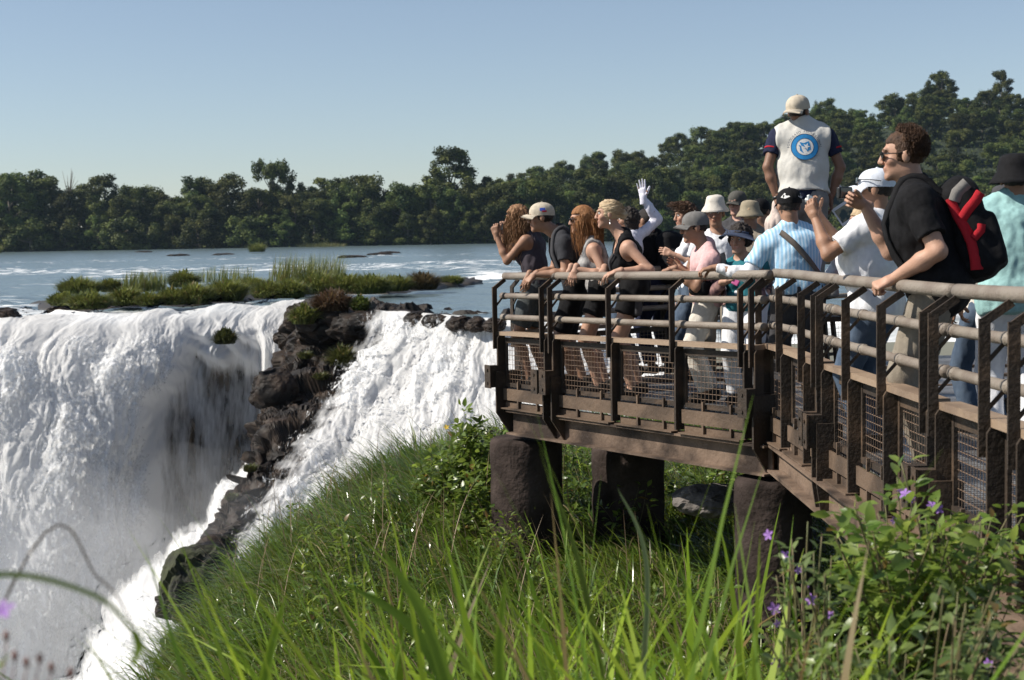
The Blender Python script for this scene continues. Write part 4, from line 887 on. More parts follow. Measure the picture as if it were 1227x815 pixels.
    V = np.concatenate(Vs); Q = np.concatenate(Qs); tint = np.ones((len(V), 3)); lips = np.exp(-((np.linalg.norm((V - hp(.094, 0, -.061)) @ HA.T / np.array([.02, .022, .010]) / hk, axis=1)) ** 2) * 1.6)
    if face: tint = tint * (1 - lips[:, None] * (1 - np.array([.82, .42, .42]))); cheek = np.exp(-(np.linalg.norm(V - hp(.07, .03, -.03), axis=1) / .03) ** 2) + np.exp(-(np.linalg.norm(V - hp(.07, -.03, -.03), axis=1) / .03) ** 2); tint = tint * (1 - .18 * cheek[:, None] * np.array([0, 1, 1]))
    put('body', V, Q, skin_mat(skin), None, {'tint': tint})
    # ---- eyes
    if face and eyes == 'eyes':
        for sg in (-1, 1):
            mb = MB(); pr = [(0, -.0108)] + [(.0108 * math.sin(a), -.0108 * math.cos(a)) for a in np.linspace(.3, 2.84, 8)] + [(0, .0108)]; mb.lathe([(r * hk, h * hk) for r, h in pr], hp(.079, .031 * sg, .0125), np.array([hlf, hu, hfw]), 12); V, Q, T = mb.arr(); e = put('eye', V, Q, M_EYE)
            mb = MB(); mb.lathe([(.0062 * hk, 0), (.0056 * hk, .0016), (0.0001, .0022)], hp(.0885, .031 * sg, .012), np.array([hlf, hu, hfw]), 10); V, Q, T = mb.arr(); put('iris', V, Q, M_IRIS, None, None, e)
    if face and hair and eyes != 'none':
        mb = MB()
        for sg in (-1, 1): mb.tube([hp(.094, .014 * sg, .030), hp(.0955, .03 * sg, .037), hp(.082, .05 * sg, .032)], [.0028, .0038, .0022], 6)
        V, Q, T = mb.arr(); put('eyebrow', V, Q, hair['m'], T)
    if face and eyes == 'shades':
        mb = MB()
        for sg in (-1, 1):
            q = [hp(.106 - .35 * abs(l) ** 1.6 * 2.2, l * sg, u + .010) for l, u in [(.008, .012), (.03, .017), (.056, .013), (.060, .0), (.052, -.016), (.032, -.021), (.013, -.013)]]; mb.prism(q, hfw, .004)
        V, Q, T = mb.arr(); e = put('sunglasses', V, Q, M_GLASS, T, None, None, False); mb = MB()
        for sg in (-1, 1): mb.tube([hp(.098, .058 * sg, .016), hp(.07, .074 * sg, .015), hp(-.01, .085 * sg, .010)], .003, 6)
        mb.tube([hp(.108, .008, .016), hp(.112, 0, .018), hp(.108, -.008, .016)], .003, 6); V, Q, T = mb.arr(); put('glasses_frame', V, Q, M_BLACKP, T, None, e)
    # ---- clothes
    fold = lambda amp, sc=(11, 11, 6), sd=0: (lambda X: amp * (fbm(X * np.array(sc) + sd, 3, 3) * .8 + .6 * np.abs(fbm(X * 7 + sd, 2, 5)) - .1))
    seed = len(FRAMES) * 3.3
    for top in ([] if not top else top if isinstance(top, list) else [top]):
        S = Sdf(); inf = top.get('inf', .014); kind = top['kind']; slv = top.get('sleeve', .5)
        if kind != 'sleeves': torso(S, inf, .016 if top.get('hem', -.06) < -.07 else 0.)
        if kind in ('shirt', 'sleeves'):
            for sd in 'LR':
                if kind == 'sleeves' and sd not in top.get('on', 'LR'): continue
                el, wr, spec, sg = arms[sd]; q = .9 if fem else 1.0
                if slv <= 1: e = sh[sd] + (el - sh[sd]) * slv; S.cone(sh[sd] - up * .02, e, .060 * k * q * (.6 + .4 * bw) + inf * .3, (.056 if slv < .8 else .05) * k * q + inf * .6, .03, cap1=True)
                else:
                    f = slv - 1; e = el + (wr - el) * f; S.cone(sh[sd] - up * .02, el, (.060 if kind == 'shirt' else .052) * k * q + inf * .3, .049 * k * q + inf * .4, .03); S.cone(el, e, .050 * k * q + inf * .4, .035 * k * q + inf * .4, .02, cap1=True)
        if kind != 'sleeves':
            hem = top.get('hem', -.06); S.plane(pel + up * hem * k, -up); nk = ch + up * .085 * k + cfw * .02
            S.ell(nk, np.array([cfw, cl, up]), np.array([top.get('nf', .075), .072, top.get('nd', .055)]) * k, .012, 's')
        if kind in ('tank', 'vest'):
            for sd in 'LR': sg = 1 if sd == 'L' else -1; w_ = .062 if kind == 'tank' else .045; S.ell(sh[sd] + cl * sg * (.012 if kind == 'tank' else .045) - up * .045 * k, np.array([cfw, cl, up]), np.array([.13, w_, .125]) * k, .012, 's')
        if kind == 'tank': S.ell(ch + up * .03 * k + cfw * .09 * k, np.array([cfw, cl, up]), np.array([.10, .075, .10]) * k, .012, 's')
        V, Q = S.mesh(vox, fold(top.get('fold', .018), sd=seed)); put(top.get('name', 'shirt'), V, Q, top['m']); FRAMES[key]['shirtV'] = V
        if top.get('collar'):
            mb = MB(); a = np.linspace(0, 2 * math.pi, 25)[:-1]; V = []
            for r, hh in ((.068, .045), (.075, .062), (.066, .085), (.060, .083), (.062, .045)): V.append(ch + up * hh * k + (np.cos(a)[:, None] * cfw * r * 1.0 + np.sin(a)[:, None] * cl * r) * k - cfw * .005)
            Q = [[i * 24 + j, i * 24 + (j + 1) % 24, (i + 1) * 24 + (j + 1) % 24, (i + 1) * 24 + j] for i in range(4) for j in range(24)]; put('collar', np.concatenate(V), Q, top['m'])
    if bottom:
        S = Sdf(); ln = bottom['len']; ease = bottom.get('ease', .016)
        S.cone(pel + pl * .055 * k, pel - pl * .055 * k, .112 * k * bw + ease * .6, .112 * k * bw + ease * .6, .05, pf, .96); S.cone(pel, pel + up * .10 * k, .106 * k * bw + ease * .5, .098 * k * bw + ease * .4 + belly * .3, .05, cl, 1.28)
        for sd in 'LR':
            kn, an, ff = legs[sd]; h0 = hip[sd] - up * .02
            if ln <= 1: S.cone(h0, h0 + (kn - h0) * ln, .090 * k * bw + ease, (.075 + .012 * (1 - ln)) * k * bw + ease, .03, cap1=True)
            else: S.cone(h0, kn, .088 * k * bw + ease, .064 * k + ease, .03); S.cone(kn, kn + (an - kn) * (ln - 1), .064 * k + ease, .054 * k + ease, .02, cap1=True)
        S.plane(pel + up * bottom.get('rise', .10) * k, up); V, Q = S.mesh(vox * 1.1, fold(bottom.get('fold', .012), (12, 12, 5), seed + 9)); put(bottom.get('name', 'trousers'), V, Q, bottom['m'])
        if bottom.get('belt'):
            mb = MB(); a = np.linspace(0, 2 * math.pi, 33)[:-1]; V = [pel + up * (.085 + z) * k + np.cos(a)[:, None] * pf * (.112 * k * bw + belly * .35 + ease * .5) * 1.0 + np.sin(a)[:, None] * pl * (.112 * k * bw + belly * .3 + ease * .5) * 1.26 for z in (-.016, .016)]
            put('belt', np.concatenate(V), [[j, (j + 1) % 32, 32 + (j + 1) % 32, 32 + j] for j in range(32)], M_BLACKP)
    if shoe:
        for sd in 'LR':
            kn, an, ff = legs[sd]; S = Sdf(); z0 = base[2]; a = an * [1, 1, 0] + [0, 0, z0]; S.cone(a - ff * .04 + [0, 0, .045], a + ff * .14 * k + [0, 0, .033], .043, .034, .02); S.cone(a - ff * .02 + [0, 0, .05], a - ff * .02 + [0, 0, .10], .042, .044, .02, cap1=True); S.plane([0, 0, z0 + .004], [0, 0, -1]); V, Q = S.mesh(.008); put('shoe', V, Q, shoe)
    # ---- hair
    if hair:
        kind = hair['k']; th = hair.get('th', .012); S = Sdf(); S.ell(hp(-.016, 0, .032), HA, (np.array([.098, .076, .092]) + th) * hk, .02)
        lowu = {'short': -.045, 'long': -.2, 'bun': -.05, 'curly': -.05, 'bob': -.09, 'buzz': -.03}[kind]
        if kind == 'bob': S.cone(hp(-.03, 0, .0), hp(-.05, 0, -.08), .085 * hk, .07 * hk, .03, hlf, 1.1)
        if kind == 'long': S.cone(hp(-.045, 0, .02), hp(-.085, 0, -.11), .082 * hk, .066 * hk, .03, hlf, 1.1); S.cone(hp(-.085, 0, -.11), hp(-.10, 0, -.24) , .066 * hk, .03 * hk, .03, hlf, 1.3)
        if kind == 'bun': S.ell(hp(-.125, 0, -.012), HA, np.array([.042, .048, .046]) * hk, .012)
        if kind == 'curly':
            for j in range(26):
                d = nrm(rng.normal(0, 1, 3) + [-.35, 0, .55]); S.ell(hp(-.016 + d[0] * .108, d[1] * .088, .032 + d[2] * .100), HA, np.array([.026, .026, .026]) * hk, .012)
        fl = hair.get('front', .05); S.box(hp(.12, 0, -.08), HA, np.array([.12 - .035 + hair.get('side', 0), .2, .08 + fl]) * hk, .02, .012, 's')       # face opening
        if kind not in ('long', 'bob'): S.box(hp(0, 0, lowu - .2), HA, np.array([.3, .3, .2]) * hk, .005, .01, 's')
        if hair.get('bald'): S.box(hp(.1, 0, .1), HA, np.array([.09, .2, .1]) * hk, .03, .02, 's')
        if hair.get('sub_top'): S.box(hp(0, 0, .26), HA, np.array([.3, .3, .2 - hair['sub_top']]) * hk, .005, .01, 's')
        V, Q = S.mesh(.0065, lambda X: hair.get('rough', .006) * fbm(X * np.asarray(hair.get('rs', 38.)), 3, 7)); T = None
        n = hair.get('strands', 0)
        if n:
            mb_V, mb_Q, off = [V], [Q], len(V); ln = hair['len']; a = rng.uniform(-math.pi, math.pi, n); el = rng.uniform(hair.get('el0', -.1), 1.4, n)
            d = np.stack([np.cos(a) * np.cos(el), np.sin(a) * np.cos(el), np.sin(el)], 1); d = d[(d[:, 0] < hair.get('fx', .12)) | (d[:, 2] > hair.get('fz', .85))]; n = len(d)
            d[:, 0] = np.where(d[:, 0] > .3, d[:, 0] * .6, d[:, 0]); p = hd + ((d * np.array([.105, .085, .1]) + [-.016, 0, .032]) @ HA) * hk; out = (d * [1, 1, .25]) @ HA; L_ = ln * rng.uniform(.6, 1.1, n); seg = 9; pts = [p]; vdir = out * .8 + np.array([0, 0, .1]); wind = np.asarray(hair.get('wind', (0, 0, 0)), float); ph = rng.random((n, 3)) * 6.28; wv = hair.get('wave', .35)
            for j in range(seg):
                g = np.array([0, 0, -1.]) + wind; vdir = vdir * .55 + g * .55; w_ = np.stack([np.sin(ph[:, c] + j * 1.25 + c) for c in range(3)], 1) * wv; st = vdir / np.linalg.norm(vdir, axis=1)[:, None] + w_
                q = pts[-1] + st * (L_ / seg)[:, None]; c0 = hd - hu * .02; rel = q - c0; dist = np.linalg.norm(rel, axis=1); mn = .098 * hk; q = np.where((dist < mn)[:, None], c0 + rel / dist[:, None] * mn, q); pts.append(q)
            pts = np.stack(pts, 1); m = seg + 1; tg = np.gradient(pts, axis=1); tg /= np.linalg.norm(tg, axis=2)[..., None] + 1e-9; sx = np.cross(tg, np.array([.3, .5, .8])); sx /= np.linalg.norm(sx, axis=2)[..., None] + 1e-9; sy = np.cross(tg, sx); rr = (hair.get('sr', .0022) * (1 - .75 * np.linspace(0, 1, m) ** 2))[None, :, None]
            ring = np.stack([pts + rr * (math.cos(c) * sx + math.sin(c) * sy) for c in (0, 2.094, 4.189)], 2).reshape(-1, 3); b = (np.arange(n) * m * 3)[:, None, None] + (np.arange(seg) * 3)[None, :, None] + np.arange(3)[None, None, :]; b2 = (np.arange(n) * m * 3)[:, None, None] + (np.arange(seg) * 3)[None, :, None] + ((np.arange(3) + 1) % 3)[None, None, :]
            Qs = np.stack([b, b2, b2 + 3, b + 3], -1).reshape(-1, 4); V = np.concatenate([V, ring]); Q = np.concatenate([Q, Qs + off])
        put('hair', V, Q, hair['m'])
    return root
def headwear(key, kind, m, yaw=0., brim_m=None, tilt=0., name=None, size=1., drop=0.):
    f = FRAMES[key]; HA, hk = f['HA'], f['hk'] * size; c, s_ = math.cos(R(yaw)), math.sin(R(yaw)); A = np.array([HA[0] * c + HA[1] * s_, HA[1] * c - HA[0] * s_, HA[2]])
    ct, st = math.cos(R(tilt)), math.sin(R(tilt)); A = np.array([A[0] * ct - A[2] * st, A[1], A[2] * ct + A[0] * st]); O = f['hd'] + HA[2] * (.032 - drop) * hk - HA[0] * .014 * hk; mb = MB(); hp = lambda x, y, z: O + (A[0] * x + A[1] * y + A[2] * z) * hk
    if kind == 'cap':
        pr = [(.113, -.014)] + [(.113 * math.cos(t) ** .8, .012 + .088 * math.sin(t)) for t in np.linspace(0, 1.5, 12)] + [(.006, .101), (.009, .105), (.001, .107)]
        mb.lathe([(r * hk, h * hk) for r, h in pr], O, A, 48, 1.0, .80)
        V, Q, T = mb.arr(); ci = np.arange(len(V)) % 48; V = V - (V - O) * (.022 * (ci % 8 == 0))[:, None] + fbm(V * 22, 2, 4)[:, None] * .003; crown = f['put'](name or 'cap', V, Q, m); bb = MB(); a = np.linspace(-1.15, 1.15, 17); V = []
        for r, dz in ((0, 0), (.35, .004), (.7, -.002), (1, -.014)):
            for zz in (0,): V.append(np.array([hp(math.cos(t) * .108 + r * .076 * math.cos(t) ** .6, math.sin(t) * .088 + r * .004 * math.sin(t), -.006 + dz - .030 * abs(math.sin(t)) ** 2 * (.4 + .6 * r)) for t in a]))
        top = np.concatenate(V); bot = top - A[2] * .005; n = len(top); g = grid_quads(4, 17); ed = [16 + 17 * i for i in range(4)]; edge = list(range(51, 68)); rim = [[i, i + 1, n + i + 1, n + i] for i in edge[:-1]]
        bb.add(np.vstack([top, bot]), np.concatenate([g, g[:, ::-1] + n, np.array(rim)])); V, Q, T = bb.arr(); f['put']('brim', V, Q, brim_m or m, None, None, crown); return crown, hp, A
    if kind == 'bucket':
        pr = [(.163, -.052), (.150, -.030), (.117, .012), (.110, .050), (.100, .088), (.08, .104), (.04, .112), (.001, .114)]; pr = [(.161, -.055)] + pr
        mb.lathe([(r * hk, h * hk) for r, h in pr], O, A, 36, 1.0, .88); V, Q, T = mb.arr(); V = V + fbm(V * 14, 2, 4)[:, None] * .006; return f['put'](name or 'bucket_hat', V, Q, m), hp, A
    if kind == 'wide':
        pr = [(.20, -.022), (.19, -.010), (.12, .012), (.108, .06), (.085, .10), (.04, .108), (.001, .109)]
        mb.lathe([(r * hk, h * hk) for r, h in pr], O, A, 36, 1.0, .9); V, Q, T = mb.arr(); V = V + fbm(V * 8, 2, 4)[:, None] * .01; return f['put'](name or 'hat', V, Q, m), hp, A
    if kind == 'visor':
        a = np.linspace(0, 2 * math.pi, 37)[:-1]; V = [np.array([hp(math.cos(t) * (.116 + e), math.sin(t) * (.096 + e), z) for t in a]) for z, e in ((-.012, .0), (.022, .002), (.022, -.004), (-.012, -.006))]
        V = np.concatenate(V); Q = [[i * 36 + j, i * 36 + (j + 1) % 36, ((i + 1) % 4) * 36 + (j + 1) % 36, ((i + 1) % 4) * 36 + j] for i in range(4) for j in range(36)]; band = f['put']('visor', V, Q, m)
        b = np.linspace(-1.5, 1.5, 21); V = []
        for r, dz in ((0, 0), (.5, -.012), (1, -.034)): V.append(np.array([hp(math.cos(t) * .116 + r * (.105 * max(math.cos(t), 0) ** .7), math.sin(t) * (.098 + r * .055), dz - .018 * r * abs(math.sin(t)) ** 2 + .004) for t in b]))
        top = np.concatenate(V); bot = top - A[2] * .004; n = len(top); g = grid_quads(3, 21); rim = [[i, i + 1, n + i + 1, n + i] for i in range(42, 62)]; f['put']('visor_brim', np.vstack([top, bot]), np.concatenate([g, g[:, ::-1] + n, np.array(rim)]), brim_m or m, None, None, band); return band, hp, A
def surf_hit(V, q, e, rad=.03, dflt=.12):
    r = V - q; t = r @ e; d = np.linalg.norm(r - t[:, None] * e, axis=1); m = (d < rad) & (t > 0)
    return q + e * (t[m].max() if m.any() else dflt)
def strap(key, pts, w, m, parent, name='strap', lift=.008):
    """flat band through world points lying on the garment"""
    f = FRAMES[key]; pts = np.array(pts); V = []; ax0 = f['pel']; up = f['up']
    for i, p in enumerate(pts):
        tg = nrm(pts[min(i + 1, len(pts) - 1)] - pts[max(i - 1, 0)]); o = p - (ax0 + up * ((p - ax0) @ up)); o = nrm(o - (o @ tg) * tg); sd = np.cross(tg, o); p = p + o * lift
        V += [p - sd * w / 2, p + sd * w / 2, p + sd * w / 2 + o * .006, p - sd * w / 2 + o * .006]
    n = len(pts); Q = [[i * 4 + j, i * 4 + (j + 1) % 4, (i + 1) * 4 + (j + 1) % 4, (i + 1) * 4 + j] for i in range(n - 1) for j in range(4)]
    return V, Q
def garment_line(key, a, b, e, n=14, rad=.03, drop=0.):
    f = FRAMES[key]; V = f['shirtV']; return [surf_hit(V, a + (b - a) * t, e, rad) for t in np.linspace(0, 1, n)]
def prop(name, label, cat, o, V, Q, m, T=None, group=None, smooth=True):
    t = link(name, mesh_np(name, np.asarray(V) - o, Q, T, m, smooth)); t.location = o; return tag(t, label, cat, group)
def sub(name, parent, V, Q, m, T=None, smooth=True):
    return link(name, mesh_np(name, np.asarray(V) - np.array(parent.location), Q, T, m, smooth), parent)
def backpack(key, label, m, m2=None, size=1., straps=True, group=None):
    f = FRAMES[key]; k = f['k'] * size; b = -f['cf']; c = f['ch'] - f['up'] * .20 * k + b * (.105 + .085) * k; A = np.array([f['cf'], f['cl'], f['up']])
    S = Sdf(); S.box(c, A, np.array([.095, .145, .235]) * k, .07 * k, .02); S.box(c + b * .085 * k - f['up'] * .07 * k, A, np.array([.05, .115, .13]) * k, .04 * k, .02); S.ell(c + f['up'] * .2 * k, A, np.array([.08, .12, .07]) * k, .03)
    V, Q = S.mesh(.010, lambda X: .006 * fbm(X * 12, 3, 3)); o = prop('backpack', label, 'backpack', c, V, Q, m, None, group); FRAMES[key]['bp'] = (c, A, k, V)
    if straps:
        for sg in (-1, 1):
            e = f['sh']['L' if sg > 0 else 'R']; a = f['ch'] + f['cl'] * sg * .105 * k; V0 = f['shirtV']; pts = []
            for t in np.linspace(0, 1, 16):
                th = math.pi * (1.02 - 1.25 * t); dirn = f['cf'] * math.cos(th) * .9 + f['up'] * max(math.sin(th), -.4) * 1.0; cen = f['ch'] + f['cl'] * sg * (.105 + .03 * t) * k - f['up'] * (.07 + .16 * max(t - .55, 0) / .45) * k; pts.append(surf_hit(V0, cen, nrm(dirn), .03, .10))
            V, Q = strap(key, pts, .038, m2 or m, o, lift=.003); sub('strap', o, V, Q, m2 or m)
    return o
def camera_prop(label, c, f, upd, m=M_BLACKP, size=1., lens=True, screen=False, name='compact_camera', cat='camera'):
    f = nrm(f); s_ = nrm(np.cross(upd, f)); u = np.cross(f, s_); A = np.array([f, s_, u]); S = Sdf(); S.box(c, A, np.array([.013, .05, .031]) * size, .008, .004)
    if lens: S.cone(c + f * .008, c + f * .035 * size, .022 * size, .020 * size, .004, cap1=True)
    V, Q = S.mesh(.0042); o = prop(name, label, cat, c, V, Q, m)
    if lens: mb = MB(); mb.lathe([(.0165 * size, .0), (.001, .001)], c + f * .0362 * size, np.array([s_, u, f]), 14); V, Q, T = mb.arr(); sub('lens', o, V, Q, M_GLASS)
    if screen: mb = MB(); mb.box(c - f * .0142 * size, A, np.array([.0012, .040, .025]) * size); V, Q, T = mb.arr(); sub('screen', o, V, Q, mat('camera_screen', (.05, .07, .085), .12), None, False)
    return o
# ================================================================== GRASS AND PLANTS
def scatter_px(n, plo, phi, dlo, dhi, pw=1.):
    px = plo + (phi - plo) * rng.random(n); d = dlo + (dhi - dlo) * rng.random(n) ** pw
    x = (px - CX) / F_PX * d; return px, d, x, d + 0
def stuff(o, label, cat): return tag(o, label, cat, kind='stuff')
# slope grass, growing in tussocks
nt_ = 4200; px, d, x, y = scatter_px(nt_, 120, 1330, 5.5, 25, .9); e = edge_dist(x, y); k = (e < 1.5) & ~((x > 2.3) & (y < 9.5)); x, y = x[k], y[k]; nt_ = len(x)
th = (.26 + .42 * rng.random(nt_) ** 1.4) * (1 + .35 * fbm(np.stack([x * .5, y * .5, 0 * x], 1), 2, 31)); tr = .16 + .22 * rng.random(nt_); tw = math.pi + .5 * rng.normal(0, 1, nt_); tc_ = np.array([(.055, .10, .014)]) * rng.uniform(.75, 1.6, (nt_, 1)) * np.array([[1, 1, 1]]) + rng.random((nt_, 1)) ** 2 * np.array([[.07, .05, .004]])
under = (x > np.array([left_x(v) for v in y])) & (y < PA[1] + 1); th = np.where(under, th * .8, th)
nb = np.clip((34 * (tr / .25)), 16, 60).astype(int); ti = np.repeat(np.arange(nt_), nb); n = len(ti); a = rng.random(n) * 6.283; rr = np.sqrt(rng.random(n)); bx = x[ti] + np.cos(a) * rr * tr[ti]; by = y[ti] + np.sin(a) * rr * tr[ti]
root = np.stack([bx, by, ground_z(bx, by) - .03], 1); h = th[ti] * (.65 + .7 * rng.random(n)); dx = np.cos(a) * rr + 1.0 * np.cos(tw[ti]) + .35 * rng.normal(0, 1, n); dy = np.sin(a) * rr + 1.0 * np.sin(tw[ti]) + .35 * rng.normal(0, 1, n); az = np.arctan2(dy, dx)
V, Q = blades(root, h, .008 + .013 * rng.random(n), az, .08 + .45 * rng.random(n), .9 + 1.7 * rng.random(n), 5, rng.normal(0, .5, n))
c = tc_[ti] * rng.uniform(.7, 1.7, (n, 1)); m_ = rng.random(n) < .06; c[m_] = np.array([.30, .25, .13]) * rng.uniform(.6, 1.2, (m_.sum(), 1))
stuff(link('grass', mesh_np('grass', V, Q, None, M_GRASS, True, {'tint': np.repeat(c, 12, 0)})), 'thick green grass covering the slope below the platform', 'grass')
# tall foreground grass
n = 400; px, d, x, y = scatter_px(n, 330, 1000, 2.5, 6.0, 1.2); wgt = np.interp(px, [330, 430, 520, 1000], [.25, .6, 1, .8]); k = rng.random(n) < wgt; x, y, px, d = x[k], y[k], px[k], d[k]; n = len(x)
root = np.stack([x, y, ground_z(x, y) - .03], 1)
topy = 800 - 170 * rng.random(n) ** 1.6 + 70 * np.clip((430 - px) / 100, 0, 1); ztop = CAM[2] - (topy - 280) / F_PX * d
h = np.clip((ztop - root[:, 2]) * 1.12, .5, 1.7)
V, Q = blades(root, h * 1.06, .009 + .030 * rng.random(n) ** 2, rng.normal(math.pi * .8, 1.5, n), .04 + .34 * rng.random(n), .3 + 1.9 * rng.random(n) ** 1.4, 7, rng.normal(0, .8, n))
stuff(link('tall_grass', mesh_np('tall_grass', V, Q, None, M_GRASS_BROAD, True, {'tint': blade_cols(n, 7, (.08, .16, .012), (.22, .33, .035), .08)})), 'tall bright grass blades rising in front of the platform', 'grass')
n = 190; px, d, x, y = scatter_px(n, 400, 960, 2.3, 4.6, 1.0); root = np.stack([x, y, ground_z(x, y) - .03], 1); topy = 810 - 180 * rng.random(n) ** 1.15; ztop = CAM[2] - (topy - 280) / F_PX * d; h = np.clip((ztop - root[:, 2]) * 1.12, .5, 1.7)
V, Q = blades(root, h, .022 + .024 * rng.random(n), rng.normal(math.pi * .9, 1.2, n), .05 + .34 * rng.random(n), .35 + 1.9 * rng.random(n) ** 1.4, 9, rng.normal(0, .9, n))
stuff(link('broad_grass', mesh_np('broad_grass', V, Q, None, M_GRASS_BROAD, True, {'tint': blade_cols(n, 9, (.13, .22, .012), (.30, .40, .035), .04)})), 'broad yellow-green grass leaves at the bottom of the view', 'grass')
# a few broad blades that stand out
def broad_blade(label, pts, d, w, col=(.14, .22, .025), name='broad_grass'):
    c = np.array([P(px, py, d) for px, py in pts]); c = bez_grid(np.stack([c, c], 1), 26, 2).reshape(26, 2, 3)[:, 0]
    t = np.linspace(0, 1, 26); ww = w * np.minimum(1, .5 + 2 * t) * (1 - t ** 3) + .0006; tg = np.gradient(c, axis=0); sd = np.cross(tg, fwd); sd /= np.linalg.norm(sd, axis=1)[:, None]
    nn = np.cross(sd, tg); nn /= np.linalg.norm(nn, axis=1)[:, None]
    V = np.stack([c - sd * ww[:, None] / 2, c + nn * ww[:, None] * .18, c + sd * ww[:, None] / 2], 1).reshape(-1, 3)
    base = c[0].copy(); gz = float(ground_z(base[0], base[1])[0])
    if base[2] > gz: pass
    o = link(name, mesh_np(name, V - base, grid_quads(26, 3), None, M_GRASS_BROAD, True, {'tint': np.tile(col, (len(V), 1))})); o.location = base; tag(o, label, 'grass'); return o
broad_blade('broad pointed grass blade crossing the slope left of the first pillar', [(640, 1150), (560, 900), (510, 745), (455, 655)], 3.0, .030)
broad_blade('broad grass blade standing alone near the lower left of the grass', [(300, 1200), (305, 900), (322, 790), (343, 712)], 2.9, .026, (.15, .24, .02))
broad_blade('broad blade leaning left beside the crossing one', [(600, 1150), (560, 900), (500, 760), (415, 700)], 3.2, .034, (.10, .17, .02))
broad_blade('long narrow blade rising in front of the middle pillar', [(735, 1200), (730, 900), (700, 700), (655, 560)], 3.6, .018, (.09, .13, .02))
broad_blade('pale curved blade in front of the middle pillar', [(760, 1200), (765, 900), (775, 680), (740, 585)], 3.6, .016, (.16, .2, .09))
broad_blade('bright upright blade at the bottom centre', [(600, 1150), (603, 900), (598, 780), (606, 690)], 2.6, .024, (.15, .24, .02))
broad_blade('blurred arching grass stalk over the gorge at lower left', [(-260, 1300), (-200, 760), (-20, 690), (110, 712), (165, 765), (186, 815)], 1.5, .006, (.12, .18, .03))
broad_blade('blurred short leaf hanging from the arching stalk', [(160, 755), (166, 775), (158, 800)], 1.5, .009, (.2, .3, .02), 'stalk_leaf')
broad_blade('thin brown blurred stalk above the gorge', [(-300, 1500), (20, 690), (120, 695), (170, 770)], 1.9, .003, (.12, .09, .06))

def leaf_mesh(base, dirv, nrmv, ln, wd):
    """ovate leaves folded along the midrib"""
    n = len(base); d = dirv / np.linalg.norm(dirv, axis=1)[:, None]; s = np.cross(d, nrmv); s /= np.linalg.norm(s, axis=1)[:, None] + 1e-9; u = np.cross(s, d)
    L = ln[:, None]; W = wd[:, None] / 2
    pts = [base, base + d * L * .3 - s * W * .9 + u * W * .25, base + d * L * .3 - u * 0, base + d * L * .3 + s * W * .9 + u * W * .25, base + d * L * .65 - s * W * .75 + u * W * .15 - u * L * .05, base + d * L * .65 - u * L * .05, base + d * L * .65 + s * W * .75 + u * W * .15 - u * L * .05, base + d * L * .97 - u * L * .16]
    V = np.stack(pts, 1).reshape(-1, 3); b = (np.arange(n) * 8)[:, None]
    Q = np.concatenate([b + np.array([[1, 2, 5, 4]]), b + np.array([[2, 3, 6, 5]])]); T = np.concatenate([b + np.array([[0, 2, 1]]), b + np.array([[0, 3, 2]]), b + np.array([[4, 5, 7]]), b + np.array([[5, 6, 7]])])
    return V, Q, T
M_LEAF = mat('shrub_leaf', (1, 1, 1), .36, attr='tint', transl=.42, spec=.6)
M_STEM = mat('plant_stem', (.10, .11, .04), .7, (.14, .10, .05), 8.)
M_PETAL = mat('purple_petal', (.34, .17, .52), .6, transl=.3)
M_YEL = mat('yellow_petal', (.75, .5, .02), .6, transl=.3)
